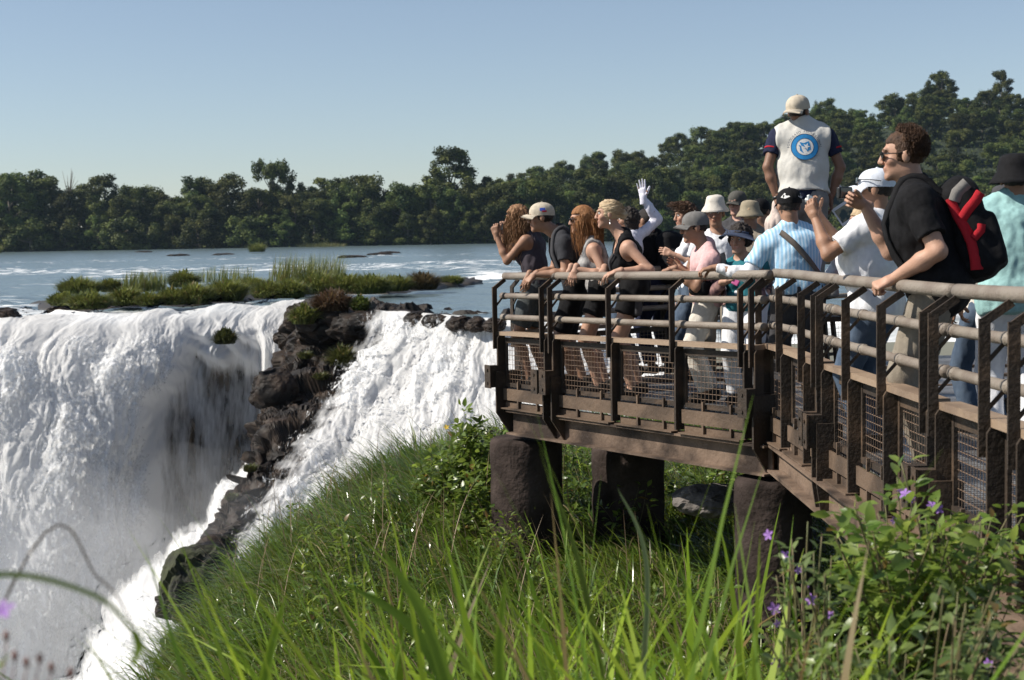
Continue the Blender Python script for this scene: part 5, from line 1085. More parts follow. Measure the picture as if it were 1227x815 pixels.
def leafy_plant(name, label, cat, base, stems, leaf, nleaf, c1, c2, flowers=(), group=None, spread=.5, dead=0.02):
    """stems: list of tip offsets from base; leaves all along the upper two thirds"""
    t = thing(name, label, cat, base, 0, group); mb = MB(); LB, LD, LN, LL, LW = [], [], [], [], []
    for tip in stems:
        tip = np.asarray(tip, float); mid = tip * [.35, .35, .55] + rng.normal(0, .04, 3) * np.linalg.norm(tip); pts = bez_grid(np.stack([np.array([[0, 0, -.05], mid, tip])] * 2, 1), 12, 2).reshape(12, 2, 3)[:, 0]
        mb.tube(pts, np.linspace(.006, .002, 12) * max(.6, np.linalg.norm(tip)), 5)
        k = max(3, int(nleaf * rng.uniform(.7, 1.3))); tt = .25 + .75 * rng.random(k) ** .7; q = np.stack([np.interp(tt, np.linspace(0, 1, 12), pts[:, j]) for j in range(3)], 1)
        a = rng.random(k) * 6.283; el = rng.normal(.25, .45, k); dv = np.stack([np.cos(a) * np.cos(el), np.sin(a) * np.cos(el), np.sin(el)], 1)
        q = q + dv * leaf * spread * rng.random(k)[:, None]
        LB.append(q); LD.append(dv); LN.append(np.array([0, 0, 1.]) + rng.normal(0, .45, (k, 3))); ll = leaf * rng.uniform(.55, 1.25, k); LL.append(ll); LW.append(ll * rng.uniform(.38, .55, k))
    V, Q, T = leaf_mesh(*[np.concatenate(v) for v in (LB, LD, LN, LL, LW)]); k = len(V) // 8; f = rng.random(k)[:, None]; c = (np.array(c1) * (1 - f) + np.array(c2) * f) * rng.uniform(.7, 1.2, k)[:, None]; c[rng.random(k) < dead] = (.16, .11, .03)
    link('foliage', mesh_np('foliage', V, Q, T, M_LEAF, True, {'tint': np.repeat(c, 8, 0)}), t); mb.build('stem', M_STEM, t, smooth=True)
    for (fo, r, m) in flowers:
        fb = MB(); fo = np.asarray(fo, float); ax = nrm(rng.normal(0, .5, 3) + [-.3, -.7, .5]); sx = nrm(np.cross(ax, [0, 0, 1])); sy = np.cross(ax, sx)
        for j in range(5):
            a = j * 1.2566 + rng.uniform(-.2, .2); dv = sx * math.cos(a) + sy * math.sin(a); s2 = np.cross(ax, dv)
            fb.add([fo, fo + dv * r * .55 - s2 * r * .32 + ax * r * .2, fo + dv * r + ax * r * .12 - s2 * r * .12, fo + dv * r + ax * r * .12 + s2 * r * .12, fo + dv * r * .55 + s2 * r * .32 + ax * r * .2], None, [[0, 1, 2], [0, 2, 3], [0, 3, 4]])
        fb.tube([fo - ax * r * .5, fo], [r * .1, r * .14], 5); fb.build('flower', m, t)
    return t
# flowering shrub on the right, in front of the walkway
def shrub(label, px0, d, tips, leaf, nleaf, flw, c1, c2, grp=None, zb=None, spread=.8, name='flowering_shrub', cat='shrub'):
    b = at(px0, F_PX / d, 0); b[2] = float(ground_z(b[0], b[1])[0]) if zb is None else zb
    st = [P(px, py, d + dd) - b for px, py, dd in tips]; fl = [(P(px, py, d + dd) - b, r, m) for px, py, dd, r, m in flw]
    return leafy_plant(name, label, cat, b, st, leaf, nleaf, c1, c2, fl, grp, spread)
tips = [(rng.uniform(1000, 1225), rng.uniform(600, 720), rng.uniform(-.45, .5)) for _ in range(58)] + [(1080, 555, 0), (1075, 572, .1), (1052, 615, .1), (1110, 610, .2), (1140, 612, .1), (1010, 665, 0), (1060, 600, .2), (1175, 625, -.2), (1200, 640, 0), (1225, 620, 0), (1035, 640, -.1), (1160, 640, -.2)]
shrub('bushy shrub with glossy leaves and violet flowers in front of the walkway', 1110, 4.7, tips, .068, 30,
      [(1085, 592, -.1, .021, M_PETAL), (1092, 600, 0, .018, M_PETAL), (1117, 606, -.1, .02, M_PETAL), (1125, 610, 0, .016, M_PETAL), (1071, 624, -.1, .012, M_PETAL), (1078, 588, 0, .013, M_PETAL)], (.08, .15, .02), (.22, .29, .06))
tips2 = [(rng.uniform(925, 1005), rng.uniform(640, 760), rng.uniform(-.3, .3)) for _ in range(16)] + [(950, 655, 0), (985, 640, 0), (930, 690, 0), (968, 625, .1), (975, 662, 0)]
shrub('thin plant with many small violet flowers in front of the corner pillar', 975, 4.3, tips2, .048, 15,
      [(921, 641, 0, .017, M_PETAL), (940, 666, 0, .016, M_PETAL), (928, 729, 0, .02, M_PETAL), (972, 719, -.1, .019, M_PETAL), (957, 683, 0, .013, M_PETAL), (994, 737, 0, .015, M_PETAL), (930, 795, 0, .018, M_PETAL), (931, 747, 0, .012, M_PETAL), (968, 700, 0, .012, M_PETAL), (1185, 795, -.3, .015, M_PETAL)], (.08, .13, .03), (.18, .23, .08))
tips3 = [(rng.uniform(1120, 1240), rng.uniform(690, 800), rng.uniform(-.3, .3)) for _ in range(26)] + [(rng.uniform(900, 1100), rng.uniform(750, 815), rng.uniform(-.3, .2)) for _ in range(16)]
shrub('low leafy plants with pale undersides along the bottom right corner', 1080, 3.6, tips3, .05, 15, [], (.09, .14, .035), (.2, .26, .09), name='leafy_plant')
# slim stems at lower left, close to the lens
leafy_plant('flower_stem', 'blurred violet flower on a stem at the lower left edge', 'flower', P(-60, 1100, 1.6), [P(-4, 765, 1.6) - P(-60, 1100, 1.6)], .02, 4, (.06, .09, .02), (.10, .15, .03), [(P(4, 732, 1.6) - P(-60, 1100, 1.6), .014, M_PETAL)])
mb = MB(); b = P(-20, 1150, 1.6)
for px, py in [(18, 792), (32, 800), (48, 795), (8, 768), (62, 806), (85, 812)]:
    q = P(px, py, 1.6) - b; mb.tube([[0, 0, 0], q * [.6, .6, .7], q], [.002, .0012, .0008], 5); mb.tube([q, q + [0, 0, .006], q + [0, 0, .011]], [.002, .0036, .0014], 7)
tag(mb.build('bud_stalk', mat('red_bud', (.16, .05, .03), .6), None, True), 'blurred stalks with reddish buds in the lower left corner', 'plant'); bpy.data.objects['bud_stalk'].location = b
# leafy weeds on the crest of the slope left of the first pillar
gl = 'leafy weeds on the crest of the slope'
for i, (px, top, d, wpx) in enumerate([(575, 497, 15.0, 26), (545, 515, 15.2, 26), (598, 520, 14.8, 18), (520, 540, 15.4, 30), (580, 560, 14.4, 30), (556, 575, 14.2, 34), (600, 550, 14.9, 20), (555, 535, 15.6, 34)]):
    b = at(px, F_PX / d, 0); b[2] = float(ground_z(b[0], b[1])[0]); st = [P(px + rng.uniform(-wpx, wpx), top + rng.uniform(-8, 60), d + rng.uniform(-.3, .3)) - b for _ in range(14)]
    fl = [(P(532 + 3 * i, 512, d) - b, .03, M_YEL), (P(575, 503, d) - b, .02, M_PETAL)] if i == 1 else ([(P(612, 560, d) - b, .02, M_YEL)] if i == 6 else ())
    leafy_plant('leafy_weed', 'tall leafy weed among the grass left of the first pillar', 'plant', b, st, .10, 40, (.07, .11, .016), (.15, .22, .04), fl, gl, 1.)
protos = []
for i in range(4):
    st = [np.array([rng.uniform(-.22, .22), rng.uniform(-.22, .22), rng.uniform(.3, .7)]) for _ in range(8)]; protos.append(leafy_plant('slope_weed', 'leafy green weed growing among the grass on the slope', 'plant', (0, 0, 0), st, .075, 16, (.06, .12, .014), (.19, .25, .04), (), 'leafy weeds scattered on the slope', 1.))
k = 0
while k < 58:
    px = rng.uniform(330, 960); d = rng.uniform(7.5, 17); x = (px - CX) / F_PX * d; e = edge_dist(np.array([x]), np.array([d]))[0]
    if e > .5 or (x > left_x(d) and d < PA[1]): continue
    o = protos[k] if k < 4 else copy_tree(protos[k % 4]); o.location = (x, d, float(ground_z(x, d)[0])); o.rotation_euler = (0, 0, rng.random() * 6.28); sc = rng.uniform(.7, 1.25); o.scale = (sc, sc, sc); k += 1
# dry seed stalks over the slope
n = 900; px, d, x, y = scatter_px(n, 260, 1000, 7, 19); e = edge_dist(x, y); k = (e < .8) & ~((x > np.array([left_x(v) for v in y])) & (y < PA[1] + 1)); x, y = x[k], y[k]; n = len(x); root = np.stack([x, y, ground_z(x, y)], 1)
V, Q = blades(root, .6 + .45 * rng.random(n), .006 + .006 * rng.random(n), rng.normal(math.pi, 1., n), .05 + .3 * rng.random(n), .3 + .8 * rng.random(n), 5)
stuff(link('seed_stalk', mesh_np('seed_stalk', V, Q, None, M_GRASS_FAR, True, {'tint': blade_cols(n, 5, (.22, .17, .09), (.34, .24, .17), 0)})), 'dry pinkish seed stalks standing in the slope grass', 'grass')
gl = 'bushes behind the pillars'
for i, (px, top, d, wpx) in enumerate([(690, 535, 16.5, 30), (680, 560, 15.6, 30), (700, 575, 15, 26), (812, 575, 14.8, 30), (850, 565, 15.6, 36), (880, 560, 16.5, 30), (820, 550, 17.5, 50), (720, 540, 18, 50), (660, 545, 17.5, 40)]):
    b = at(px, F_PX / d, 0); b[2] = float(ground_z(b[0], b[1])[0]); st = [P(px + rng.uniform(-wpx, wpx), top + rng.uniform(0, 70), d + rng.uniform(-.4, .4)) - b for _ in range(13)]
    leafy_plant('leafy_bush', 'leafy green bush growing behind the concrete pillars', 'bush', b, st, .09, 40, (.05, .09, .016), (.11, .17, .03), (), gl, 1.)
# ================================================================== THE CROWD
def stripes_mat(name, c1, c2, period, axis=1):
    if name in MATS: return MATS[name]
    m = mat(name, c1, .85, c1, 20., bump=.2, bscale=200.); N = m.node_tree.nodes; L = m.node_tree.links; tc = N.new('ShaderNodeTexCoord'); sp = N.new('ShaderNodeSeparateXYZ'); L.new(tc.outputs['Object'], sp.inputs[0])
    a = N.new('ShaderNodeMath'); a.operation = 'MULTIPLY'; a.inputs[1].default_value = 6.2832 / period; L.new(sp.outputs[axis], a.inputs[0]); s = N.new('ShaderNodeMath'); s.operation = 'SINE'; L.new(a.outputs[0], s.inputs[0])
    r = N.new('ShaderNodeValToRGB'); r.color_ramp.elements[0].position = .45; r.color_ramp.elements[1].position = .6; r.color_ramp.elements[0].color = (*c1, 1); r.color_ramp.elements[1].color = (*c2, 1); mr = N.new('ShaderNodeMapRange'); mr.inputs[1].default_value = -1; L.new(s.outputs[0], mr.inputs[0]); L.new(mr.outputs[0], r.inputs[0]); L.new(r.outputs[0], N['Principled BSDF'].inputs['Base Color']); return m
BLACK = cloth('black_cotton', (.007, .007, .008), (.011, .011, .013)); CHAR = cloth('charcoal_cotton', (.035, .036, .042)); PLUM = cloth('charcoal_purple', (.055, .047, .058)); WHITE = cloth('white_cotton', (.72, .73, .76), (.64, .65, .69)); CREAM = cloth('cream_cotton', (.62, .58, .52)); PINK = cloth('pink_cotton', (.66, .42, .42)); TEAL = cloth('teal_cotton', (.03, .17, .21)); AQUA = cloth('aqua_polo', (.30, .50, .50)); NAVY = cloth('navy_cotton', (.018, .022, .05)); DENIM = cloth('blue_denim', (.05, .075, .12), (.085, .115, .16), ns=14.); GDEN = cloth('grey_denim', (.06, .07, .075), (.10, .11, .115)); KHAKI = cloth('khaki_cotton', (.24, .21, .17)); GREYP = cloth('dark_grey_cotton', (.06, .06, .066)); VEST = cloth('vest_canvas', (.56, .55, .52), (.46, .45, .42), ns=6.); BEIGE = cloth('beige_canvas', (.52, .46, .37)); GCAP = cloth('grey_canvas', (.17, .165, .16)); NAVYV = cloth('navy_visor', (.05, .065, .11)); LILAC = cloth('lilac_white', (.70, .70, .80))
PATT = cloth('patterned_knit', (.05, .03, .05), (.33, .20, .18), ns=18.); CAMO = cloth('grey_print', (.10, .10, .11), (.42, .41, .40), ns=16.); BLUEG = cloth('blue_grey_cotton', (.20, .25, .30)); STRAW = mat('straw_weave', (.45, .30, .15), .8, (.33, .2, .09), 40., bump=.6, bscale=120.); RED = cloth('red_nylon', (.42, .02, .03)); GREYS = cloth('grey_strap', (.22, .21, .20)); STRIPE = stripes_mat('blue_stripe_cotton', (.28, .50, .70), (.50, .65, .78), .026)
H_BROWN = hair_mat('brown', (.04, .02, .012), (.09, .045, .022)); H_RED = hair_mat('auburn', (.20, .085, .03), (.33, .15, .055)); H_BLOND = hair_mat('blonde', (.42, .31, .19), (.55, .43, .28)); H_DARK = hair_mat('dark', (.014, .010, .009), (.03, .022, .018)); H_SB = hair_mat('sunlit_brown', (.16, .075, .035), (.30, .17, .085))
DN = np.array([0, 0, -1.]); LFT = np.array([-1., 0, 0]); TOC = np.array([0, -1., 0]); UPZ = np.array([0, 0, 1.])
# --- front row
person('photo_woman', 'woman with long windblown brown hair raising a camera at the platform tip', 644, 130, 1.68, True, 'tan', (150, 155, 165), -4, che=(638, 288), hed=(619, 262), L=dict(t=(595, 283, -.05), e=DN * 1 + LFT * .2, h='pinch', d=UPZ + .2 * LFT, n=np.array([.3, .9, 0])), Rr=dict(t=(600, 280, .22), e=DN, h='pinch', d=UPZ, n=np.array([.3, -.9, 0])),
       top=dict(kind='tank', m=PLUM, name='tank_top'), bottom=dict(len=.75, m=GDEN, name='shorts'), hair=dict(k='long', m=H_SB, th=.018, strands=1500, len=.46, wave=.40, wind=(-.12, 0, 0), sr=.0026, front=.06, fx=-.1, rough=.012))
camera_prop('small black camera held up by the woman at the platform tip', P(599, 272, F_PX / 130 + .08), [-.9, .35, 0], UPZ)
person('cap_man', 'man in beige cap and dark grey t-shirt leaning with crossed wrists on the railing', 694, 134, 1.80, False, 'tan', (172, 182, 182), -6, che=(673, 287, -.12), hed=(648, 261, -.14), build=1.0, L=dict(t=(641, 329, -.33), e=np.array([.5, -.3, -1]), h='hang', d=np.array([-.75, -.1, -.6]), n=np.array([0, .5, -1])), Rr=dict(t=(634, 330, -.06), e=np.array([.2, .2, -1]), h='hang', d=np.array([-.35, -.3, -.9]), n=np.array([-.3, .8, 0])),
       top=dict(kind='shirt', m=CHAR, sleeve=.62, fold=.013), bottom=dict(len=.95, m=BLACK, name='shorts'), hair=dict(k='short', m=H_DARK, th=.008))
c, hp, A = headwear('cap_man', 'cap', BEIGE, 0, tilt=-6)
hk = FRAMES['cap_man']['hk']; mb = MB()
def cap_patch(name, m, us, vs_, off=.003):
    V = []
    for u in us:
        for v in vs_: r = .113 * math.cos(math.asin(min(.99, max(0, (v - .012) / .088)))) ** .8; V.append(hp(r * math.cos(u) * 1.02, r * .80 * math.sin(u) * 1.02 + .003 * np.sign(math.sin(u)), v))
    o = link(name, mesh_np(name, (np.array(V) - FRAMES['cap_man']['base']) @ np.array([[math.cos(-R(172)), -math.sin(-R(172)), 0], [math.sin(-R(172)), math.cos(-R(172)), 0], [0, 0, 1]]).T, grid_quads(len(us), len(vs_)), None, m, True), c)
cap_patch('emblem', cloth('emblem_blue', (.05, .10, .45)), np.linspace(1.35, 1.80, 7), np.linspace(.025, .052, 5)); cap_patch('emblem', cloth('emblem_red', (.55, .06, .06)), np.linspace(1.55, 1.9, 6), np.linspace(.014, .030, 4))
backpack('cap_man', 'black daypack on the back of the man in the beige cap', BLACK, GREYP, .85)
person('shades_woman', 'woman with long auburn hair and dark sunglasses leaning on the railing', 722, 138, 1.70, True, 'fair', (175, 178, 180), -3, che=(710, 295, -.10), hed=(697, 264, -.12), L=dict(t=(690, 322, -.30), e=np.array([1., -.3, -.6]), h='hang', d=np.array([-.3, -.2, -.9]), n=np.array([.3, .8, 0])), Rr=dict(t=(684, 322, -.05), e=np.array([.2, .4, -1]), h='hang', d=np.array([-.3, -.2, -1]), n=np.array([-.2, .8, 0])),
       top=dict(kind='tank', m=CAMO, name='tank_top'), bottom=dict(len=.5, m=BLACK, name='shorts'), eyes='shades', hair=dict(k='long', m=H_RED, th=.016, strands=1500, len=.42, wave=.22, wind=(.08, 0, 0), sr=.0024, front=.058, side=.026, fx=-.55))
person('bun_woman', 'blonde woman with a low bun and black tank top, forearms on the railing', 762, 142, 1.76, True, 'fair', (175, 185, 180), -2, che=(748, 292, -.12), hed=(729, 257, -.13), build=1.04, L=dict(t=(741, 325, -.40), e=np.array([1., -.2, -.5]), h='hang', d=np.array([-.95, .1, -.3]), n=np.array([-.2, .3, -1])), Rr=dict(t=(724, 322, -.12), e=np.array([.1, .4, -1]), h='hang', d=np.array([-.2, -.6, -.5]), n=np.array([-.2, .5, -1])),
       top=dict(kind='tank', m=BLACK, name='tank_top'), bottom=dict(len=.52, m=BLACK, name='shorts'), hair=dict(k='bun', m=H_BLOND, th=.011, front=.058, side=-.008, rough=.012, rs=(14., 14., 95.), strands=900, len=.035, wave=.35, sr=.0016, wind=(.9, 0, .6), el0=-.4))
f = FRAMES['bun_woman']; mb = MB(); q = f['hp'](-.005, .09, -.045); mb.tube([q, q - [0, 0, .022]], .0022, 6); mb.tube([q - [0, 0, .022], q - [0, 0, .036], q - [0, 0, .05]], [.003, .0065, .002], 8); V, Q, T = mb.arr(); f['put']('earring', V, Q, mat('silver', (.7, .7, .7), .25, metal=1.), T)
Vp = garment_line('bun_woman', f['ch'] + f['cl'] * .09 - f['up'] * .05, f['pel'] + f['cl'] * .02 + f['up'] * .1, f['cf'], 12); V, Q = strap('bun_woman', Vp, .03, GREYP, None); f['put']('strap', V, Q, GREYP)
c0 = P(758, 366, F_PX / 142 - .16); S = Sdf(); A3 = np.array([nrm([-.84, -.54, 0]), nrm([.54, -.84, 0]), UPZ]); S.box(c0, A3, [.035, .10, .085], .025); V, Q = S.mesh(.008); pch = prop('hip_pouch', 'dark hip pouch with a pale diamond pattern worn by the blonde woman', 'pouch', c0, V, Q, GREYP)
mb = MB()
for r0, r1 in ((.062, .052), (.036, .026), (.012, .0)):
    ds = [(0, 1), (1, 0), (0, -1), (-1, 0)]
    for j in range(4):
        a, b = np.array(ds[j]), np.array(ds[(j + 1) % 4]); o = c0 + A3[0] * .037
        mb.add([o + A3[1] * a[0] * r0 + UPZ * a[1] * r0, o + A3[1] * b[0] * r0 + UPZ * b[1] * r0, o + A3[1] * b[0] * r1 + UPZ * b[1] * r1, o + A3[1] * a[0] * r1 + UPZ * a[1] * r1], [[0, 1, 2, 3]])
V, Q, T = mb.arr(); sub('diamond_pattern', pch, V, Q, cloth('pale_print', (.5, .48, .45)))
# --- second row at the tip
person('waving_woman', 'dark-haired woman waving a white-gloved hand above the crowd', 756, 123, 1.62, True, 'tan', (160, 160, 170), 0, hed=(752, 264), che=(758, 288), Rr=dict(t=(771, 239, 0), sh=(763, 283, .0), e=np.array([1., .2, -.5]), h='open', d=UPZ + LFT * .12, n=np.array([-.5, -.8, .1]), s=1), top=dict(kind='shirt', m=LILAC, sleeve=1.95), bottom=dict(len=1.9, m=DENIM), hair=dict(k='bob', m=H_DARK, th=.018, rough=.02))
f = FRAMES['waving_woman']; el, wr, sp, sg = f['arms']['R']; S = Sdf(); hand_sdf(S, wr, UPZ + LFT * .12, np.array([-.5, -.8, .1]), 1, 'open', 1.12); S.cone(wr - UPZ * .05, wr + UPZ * .02, .034, .031, .01, cap0=True); V, Q = S.mesh(.0045); f['put']('glove', V, Q, LILAC)
person('bald_man', 'man with cropped hair and black backpack seen from behind at the rail', 792, 121, 1.74, False, 'tan', (130, 130, 150), -4, hed=(773, 265), che=(786, 291), top=dict(kind='shirt', m=BLACK, sleeve=.6), bottom=dict(len=1.9, m=NAVY), hair=dict(k='buzz', m=H_DARK, th=.003, rough=.001), eyes='none')
backpack('bald_man', 'large black backpack on the man with cropped hair', BLACK, None, 1.05, True)
person('messy_woman', 'woman with messy brown hair behind the man in the grey cap', 830, 127, 1.66, True, 'fair', (185, 185, 190), -5, hed=(821, 259), che=(830, 285), L=dict(t=(806, 305, -.1), e=DN, h='relax'), top=dict(kind='tank', m=WHITE, name='tank_top'), bottom=dict(len=1.9, m=DENIM), hair=dict(k='bob', m=H_BROWN, th=.020, strands=700, len=.15, wave=.7, wind=(-1.1, 0, .9), rough=.02, sr=.0024))
person('pink_man', 'man in grey cap, sunglasses and pink t-shirt reaching along the railing', 850, 150, 1.64, False, 'tan', (180, 185, 185), -6, che=(846, 304, -.12), hed=(832, 273, -.14), build=1.02, L=dict(t=(806, 322, -.22), e=np.array([.3, -.3, -1]), h='grip', d=np.array([-.9, .3, -.25]), n=np.array([0, .2, -1])), Rr=dict(t=(818, 322, .1), e=DN, h='relax'), top=dict(kind='shirt', m=PINK, sleeve=.68, fold=.014, hem=-.1), bottom=dict(len=1.92, m=CREAM), eyes='shades', hair=dict(k='short', m=H_DARK, th=.004))
headwear('pink_man', 'cap', GCAP, 0, tilt=-4)
f = FRAMES['pink_man']; Vp = garment_line('pink_man', f['ch'] + f['cl'] * .10 + f['up'] * .02, f['pel'] + f['cl'] * .06 + f['up'] * .16, nrm(-f['cf'] * .6 + f['cl'] * .7), 10); V, Q = strap('pink_man', Vp, .045, GREYS, None); f['put']('strap', V, Q, GREYS)
c0 = P(839, 345, F_PX / 150 - .24); S = Sdf(); S.box(c0, A3, [.05, .095, .06], .03); S.box(c0 + A3[0] * .04 - UPZ * .01, A3, [.025, .07, .04], .02); V, Q = S.mesh(.008, lambda X: .004 * fbm(X * 20, 2, 2)); fp_ = prop('waist_pack', 'black waist pack on the man in the pink t-shirt', 'pouch', c0, V, Q, BLACK)
person('bucket_man', 'man in white bucket hat and white shirt facing the camera', 862, 132, 1.64, False, 'tan', (262, 262, 258), -4, hed=(857, 256), che=(860, 287), top=dict(kind='shirt', m=WHITE, sleeve=.6), bottom=dict(len=1.9, m=KHAKI), hair=dict(k='short', m=H_DARK, th=.004)); headwear('bucket_man', 'bucket', CREAM, 0, size=.92, drop=-.045)
person('visor_woman', 'smiling woman with dark curly hair, navy visor and teal top holding a pink phone', 894, 153, 1.54, True, 'fair', (250, 248, 240), -2, tilt=3, hed=(886, 288, -.05), che=(890, 318, -.02), build=1.08, Rr=dict(t=(868, 338, -.22), e=np.array([-.6, .4, -1]), h='grip', d=np.array([.85, -.4, .15]), n=np.array([0, .3, 1])), L=dict(t=(918, 352, -.1), e=np.array([.5, .3, -.8]), h='relax'), smile=True,
       top=[dict(kind='sleeves', m=PATT, sleeve=1.85, name='cardigan_sleeve', inf=.022, on='L'), dict(kind='sleeves', m=PATT, sleeve=1.85, name='cardigan_sleeve', inf=.022, on='R'), dict(kind='shirt', m=TEAL, sleeve=.2, hem=-.12, nd=.075)], bottom=dict(len=1.9, m=WHITE), hair=dict(k='curly', m=H_DARK, th=.030, rough=.018, front=.06, strands=900, len=.05, wave=.7, wind=(0, 0, .8), sr=.0022, el0=-.4))
headwear('visor_woman', 'visor', NAVYV, -4, size=1.06, drop=-.012, tilt=-10)
f = FRAMES['visor_woman']
for sg in (-1, 1):
    Vp = garment_line('visor_woman', f['ch'] + f['cl'] * sg * .115 - f['up'] * .02, f['pel'] + f['cl'] * sg * .12 - f['up'] * .04, nrm(f['cf'] + f['cl'] * sg * .25), 12); V, Q = strap('visor_woman', Vp, .09, PATT, None, lift=.006); f['put']('cardigan_front', V, Q, PATT)
c0 = P(884, 334, F_PX / 153 - .28); S = Sdf(); Ap = np.array([nrm([-.3, -.9, .2]), nrm(np.cross([.5, 0, .85], [-.3, -.9, .2])), UPZ]); Ap[2] = np.cross(Ap[0], Ap[1]); S.box(c0, Ap, [.008, .028, .055], .006); V, Q = S.mesh(.004); prop('mobile_phone', 'pink mobile phone in the hand of the woman with the visor', 'phone', c0, V, Q, mat('pink_plastic', (.55, .12, .30), .3))
person('dark_cap_man', 'man in dark cap and sunglasses standing behind the white bucket hat', 887, 117, 1.76, False, 'pink', (240, 240, 232), -4, hed=(883, 244), che=(886, 270), top=dict(kind='shirt', m=GREYP, sleeve=.6), bottom=dict(len=1.9, m=DENIM), eyes='shades', hair=dict(k='short', m=H_BROWN, th=.004)); headwear('dark_cap_man', 'cap', cloth('olive_grey_canvas', (.09, .088, .08)), 0)
person('khaki_hat_person', 'person in khaki sun hat mostly hidden behind the woman with the visor', 905, 133, 1.60, False, 'tan', (60, 60, 70), 0, hed=(899, 257), che=(905, 285), top=dict(kind='shirt', m=KHAKI, sleeve=.6), bottom=dict(len=1.9, m=GREYP), hair=dict(k='short', m=H_BLOND, th=.004), eyes='none'); headwear('khaki_hat_person', 'bucket', cloth('khaki_hat', (.30, .26, .19)), 0, size=.92)
person('hood_person', 'person in black cap and blue-grey top behind the striped shirt', 920, 124, 1.64, False, 'tan', (70, 70, 60), -8, hed=(912, 254), che=(917, 281), top=dict(kind='shirt', m=BLUEG, sleeve=1.8), bottom=dict(len=1.9, m=GREYP), hair=dict(k='short', m=H_DARK, th=.004), eyes='none'); headwear('hood_person', 'cap', BLACK, 0)
# --- photographer in the vest, standing on a step stool
st = at(963, 150, 0); ZS = .64
stool = thing('step_stool', 'small grey step stool under the photographer in the vest', 'stool', st); mb = MB(); mb.box([0, 0, ZS - .02], np.eye(3), [.26, .20, .02]); mb.build('seat', M_POST, stool)
for sx in (-1, 1):
    for sy in (-1, 1): mb = MB(); mb.bar([sx * .2, sy * .15, ZS - .04], [sx * .25, sy * .2, 0], .03, .03); mb.build('leg', M_POST, stool)
person('vest_man', 'man in beige cap and white photographer vest with round blue emblem, standing above the crowd', 963, 150, 1.74, False, 'brown', (85, 86, 52), 0, zb=ZS, hed=(957, 134), che=(961, 161), build=1.08, L=dict(t=(931, 238, -.05), e=np.array([-1., -.3, 0]), h='relax', d=DN), Rr=dict(t=(995, 238, 0), e=np.array([1, -.2, 0]), h='grip', d=DN + np.array([.1, .2, 0])), top=[dict(kind='shirt', m=NAVY, sleeve=.62, inf=.012), dict(kind='vest', m=VEST, name='vest', inf=.032, fold=.012, hem=.045, nd=.045, nf=.06)], bottom=dict(len=1.92, m=GREYS, belt=True), hair=dict(k='short', m=H_DARK, th=.004), eyes='none')
headwear('vest_man', 'cap', BEIGE, 178, tilt=8)
f = FRAMES['vest_man']
for sd in 'LR':
    el, wr, sp, sg = f['arms'][sd]; mb = MB(); sh_ = f['sh'][sd]; a = sh_ + (el - sh_) * .46; d = nrm(el - sh_); mb.tube([a - d * .006, a + d * .006], .0655, 20); V, Q, T = mb.arr(); f['put']('sleeve_band', V, Q, RED, T)
el, wr, sp, sg = f['arms']['L']; mb = MB(); d = nrm(wr - el); mb.tube([wr - d * .02, wr + d * .0], .032, 16); V, Q, T = mb.arr(); f['put']('wristwatch', V, Q, M_BLACKP, T)
# emblem and lettering sewn on the back of the vest
VV = f['shirtV']; eb = -f['cf']; ec = f['ch'] - f['up'] * .145; er = -f['cl'] if False else np.cross(f['up'], eb); er = er if er[0] > 0 else -er; eu = f['up']
gu = np.linspace(-.16, .16, 9); pts = np.array([(u, v, (surf_hit(VV, ec + er * u + eu * v, eb, .02) - ec) @ eb) for u in gu for v in gu]); Am = np.stack([np.ones(len(pts)), pts[:, 0], pts[:, 1], pts[:, 0] ** 2, pts[:, 1] ** 2, pts[:, 0] * pts[:, 1]], 1); cf_ = np.linalg.lstsq(Am, pts[:, 2], rcond=None)[0]
def on_vest(uv, lift):
    uv = np.atleast_2d(uv); h = np.stack([np.ones(len(uv)), uv[:, 0], uv[:, 1], uv[:, 0] ** 2, uv[:, 1] ** 2, uv[:, 0] * uv[:, 1]], 1) @ cf_; return ec + er * uv[:, :1] + eu * uv[:, 1:2] + eb * (h + lift)[:, None]
def disc(name, r0, r1, m, lift, a0=0., a1=2 * math.pi, c=(0, 0), rad=6):
    a = np.linspace(a0, a1, 49); V = np.concatenate([np.stack([c[0] + np.cos(a) * r, c[1] + np.sin(a) * r], 1) for r in np.linspace(max(r0, .0005), r1, rad)]); return f['put'](name, on_vest(V, lift), grid_quads(rad, 49), m)
EBL = cloth('emblem_sky_blue', (.03, .22, .50)); EDK = cloth('emblem_dark', (.03, .05, .10)); EWH = cloth('emblem_white', (.66, .66, .66)); EL = .011
disc('emblem_ring', .104, .108, EDK, EL + .001); disc('emblem_ring', .070, .104, EBL, EL); disc('emblem_ring', .067, .070, EDK, EL + .001); disc('emblem_disc', 0, .067, EWH, EL - .0005)
def flat(name, poly, m, lift):
    poly = np.array(poly, float); c = poly.mean(0); V = on_vest(np.vstack([poly, c]), lift); n = len(poly); f['put'](name, V, None, m, [[n, i, (i + 1) % n] for i in range(n)])
flat('emblem_shape', [(-.040, .040), (-.008, .030), (.030, .046), (.040, .018), (.044, -.020), (.018, -.040), (.004, -.012), (-.014, .004), (-.030, .012)], EBL, EL + .001)
flat('emblem_shape', [(-.050, .018), (-.038, .000), (-.040, -.030), (-.012, -.052), (-.026, -.020), (-.030, .008)], EBL, EL + .001)
flat('emblem_star', [(.012 + (.030 if j % 2 == 0 else .012) * math.cos(j * math.pi / 5 + 1.2), .002 + (.030 if j % 2 == 0 else .012) * math.sin(j * math.pi / 5 + 1.2)) for j in range(10)], EWH, EL + .002)
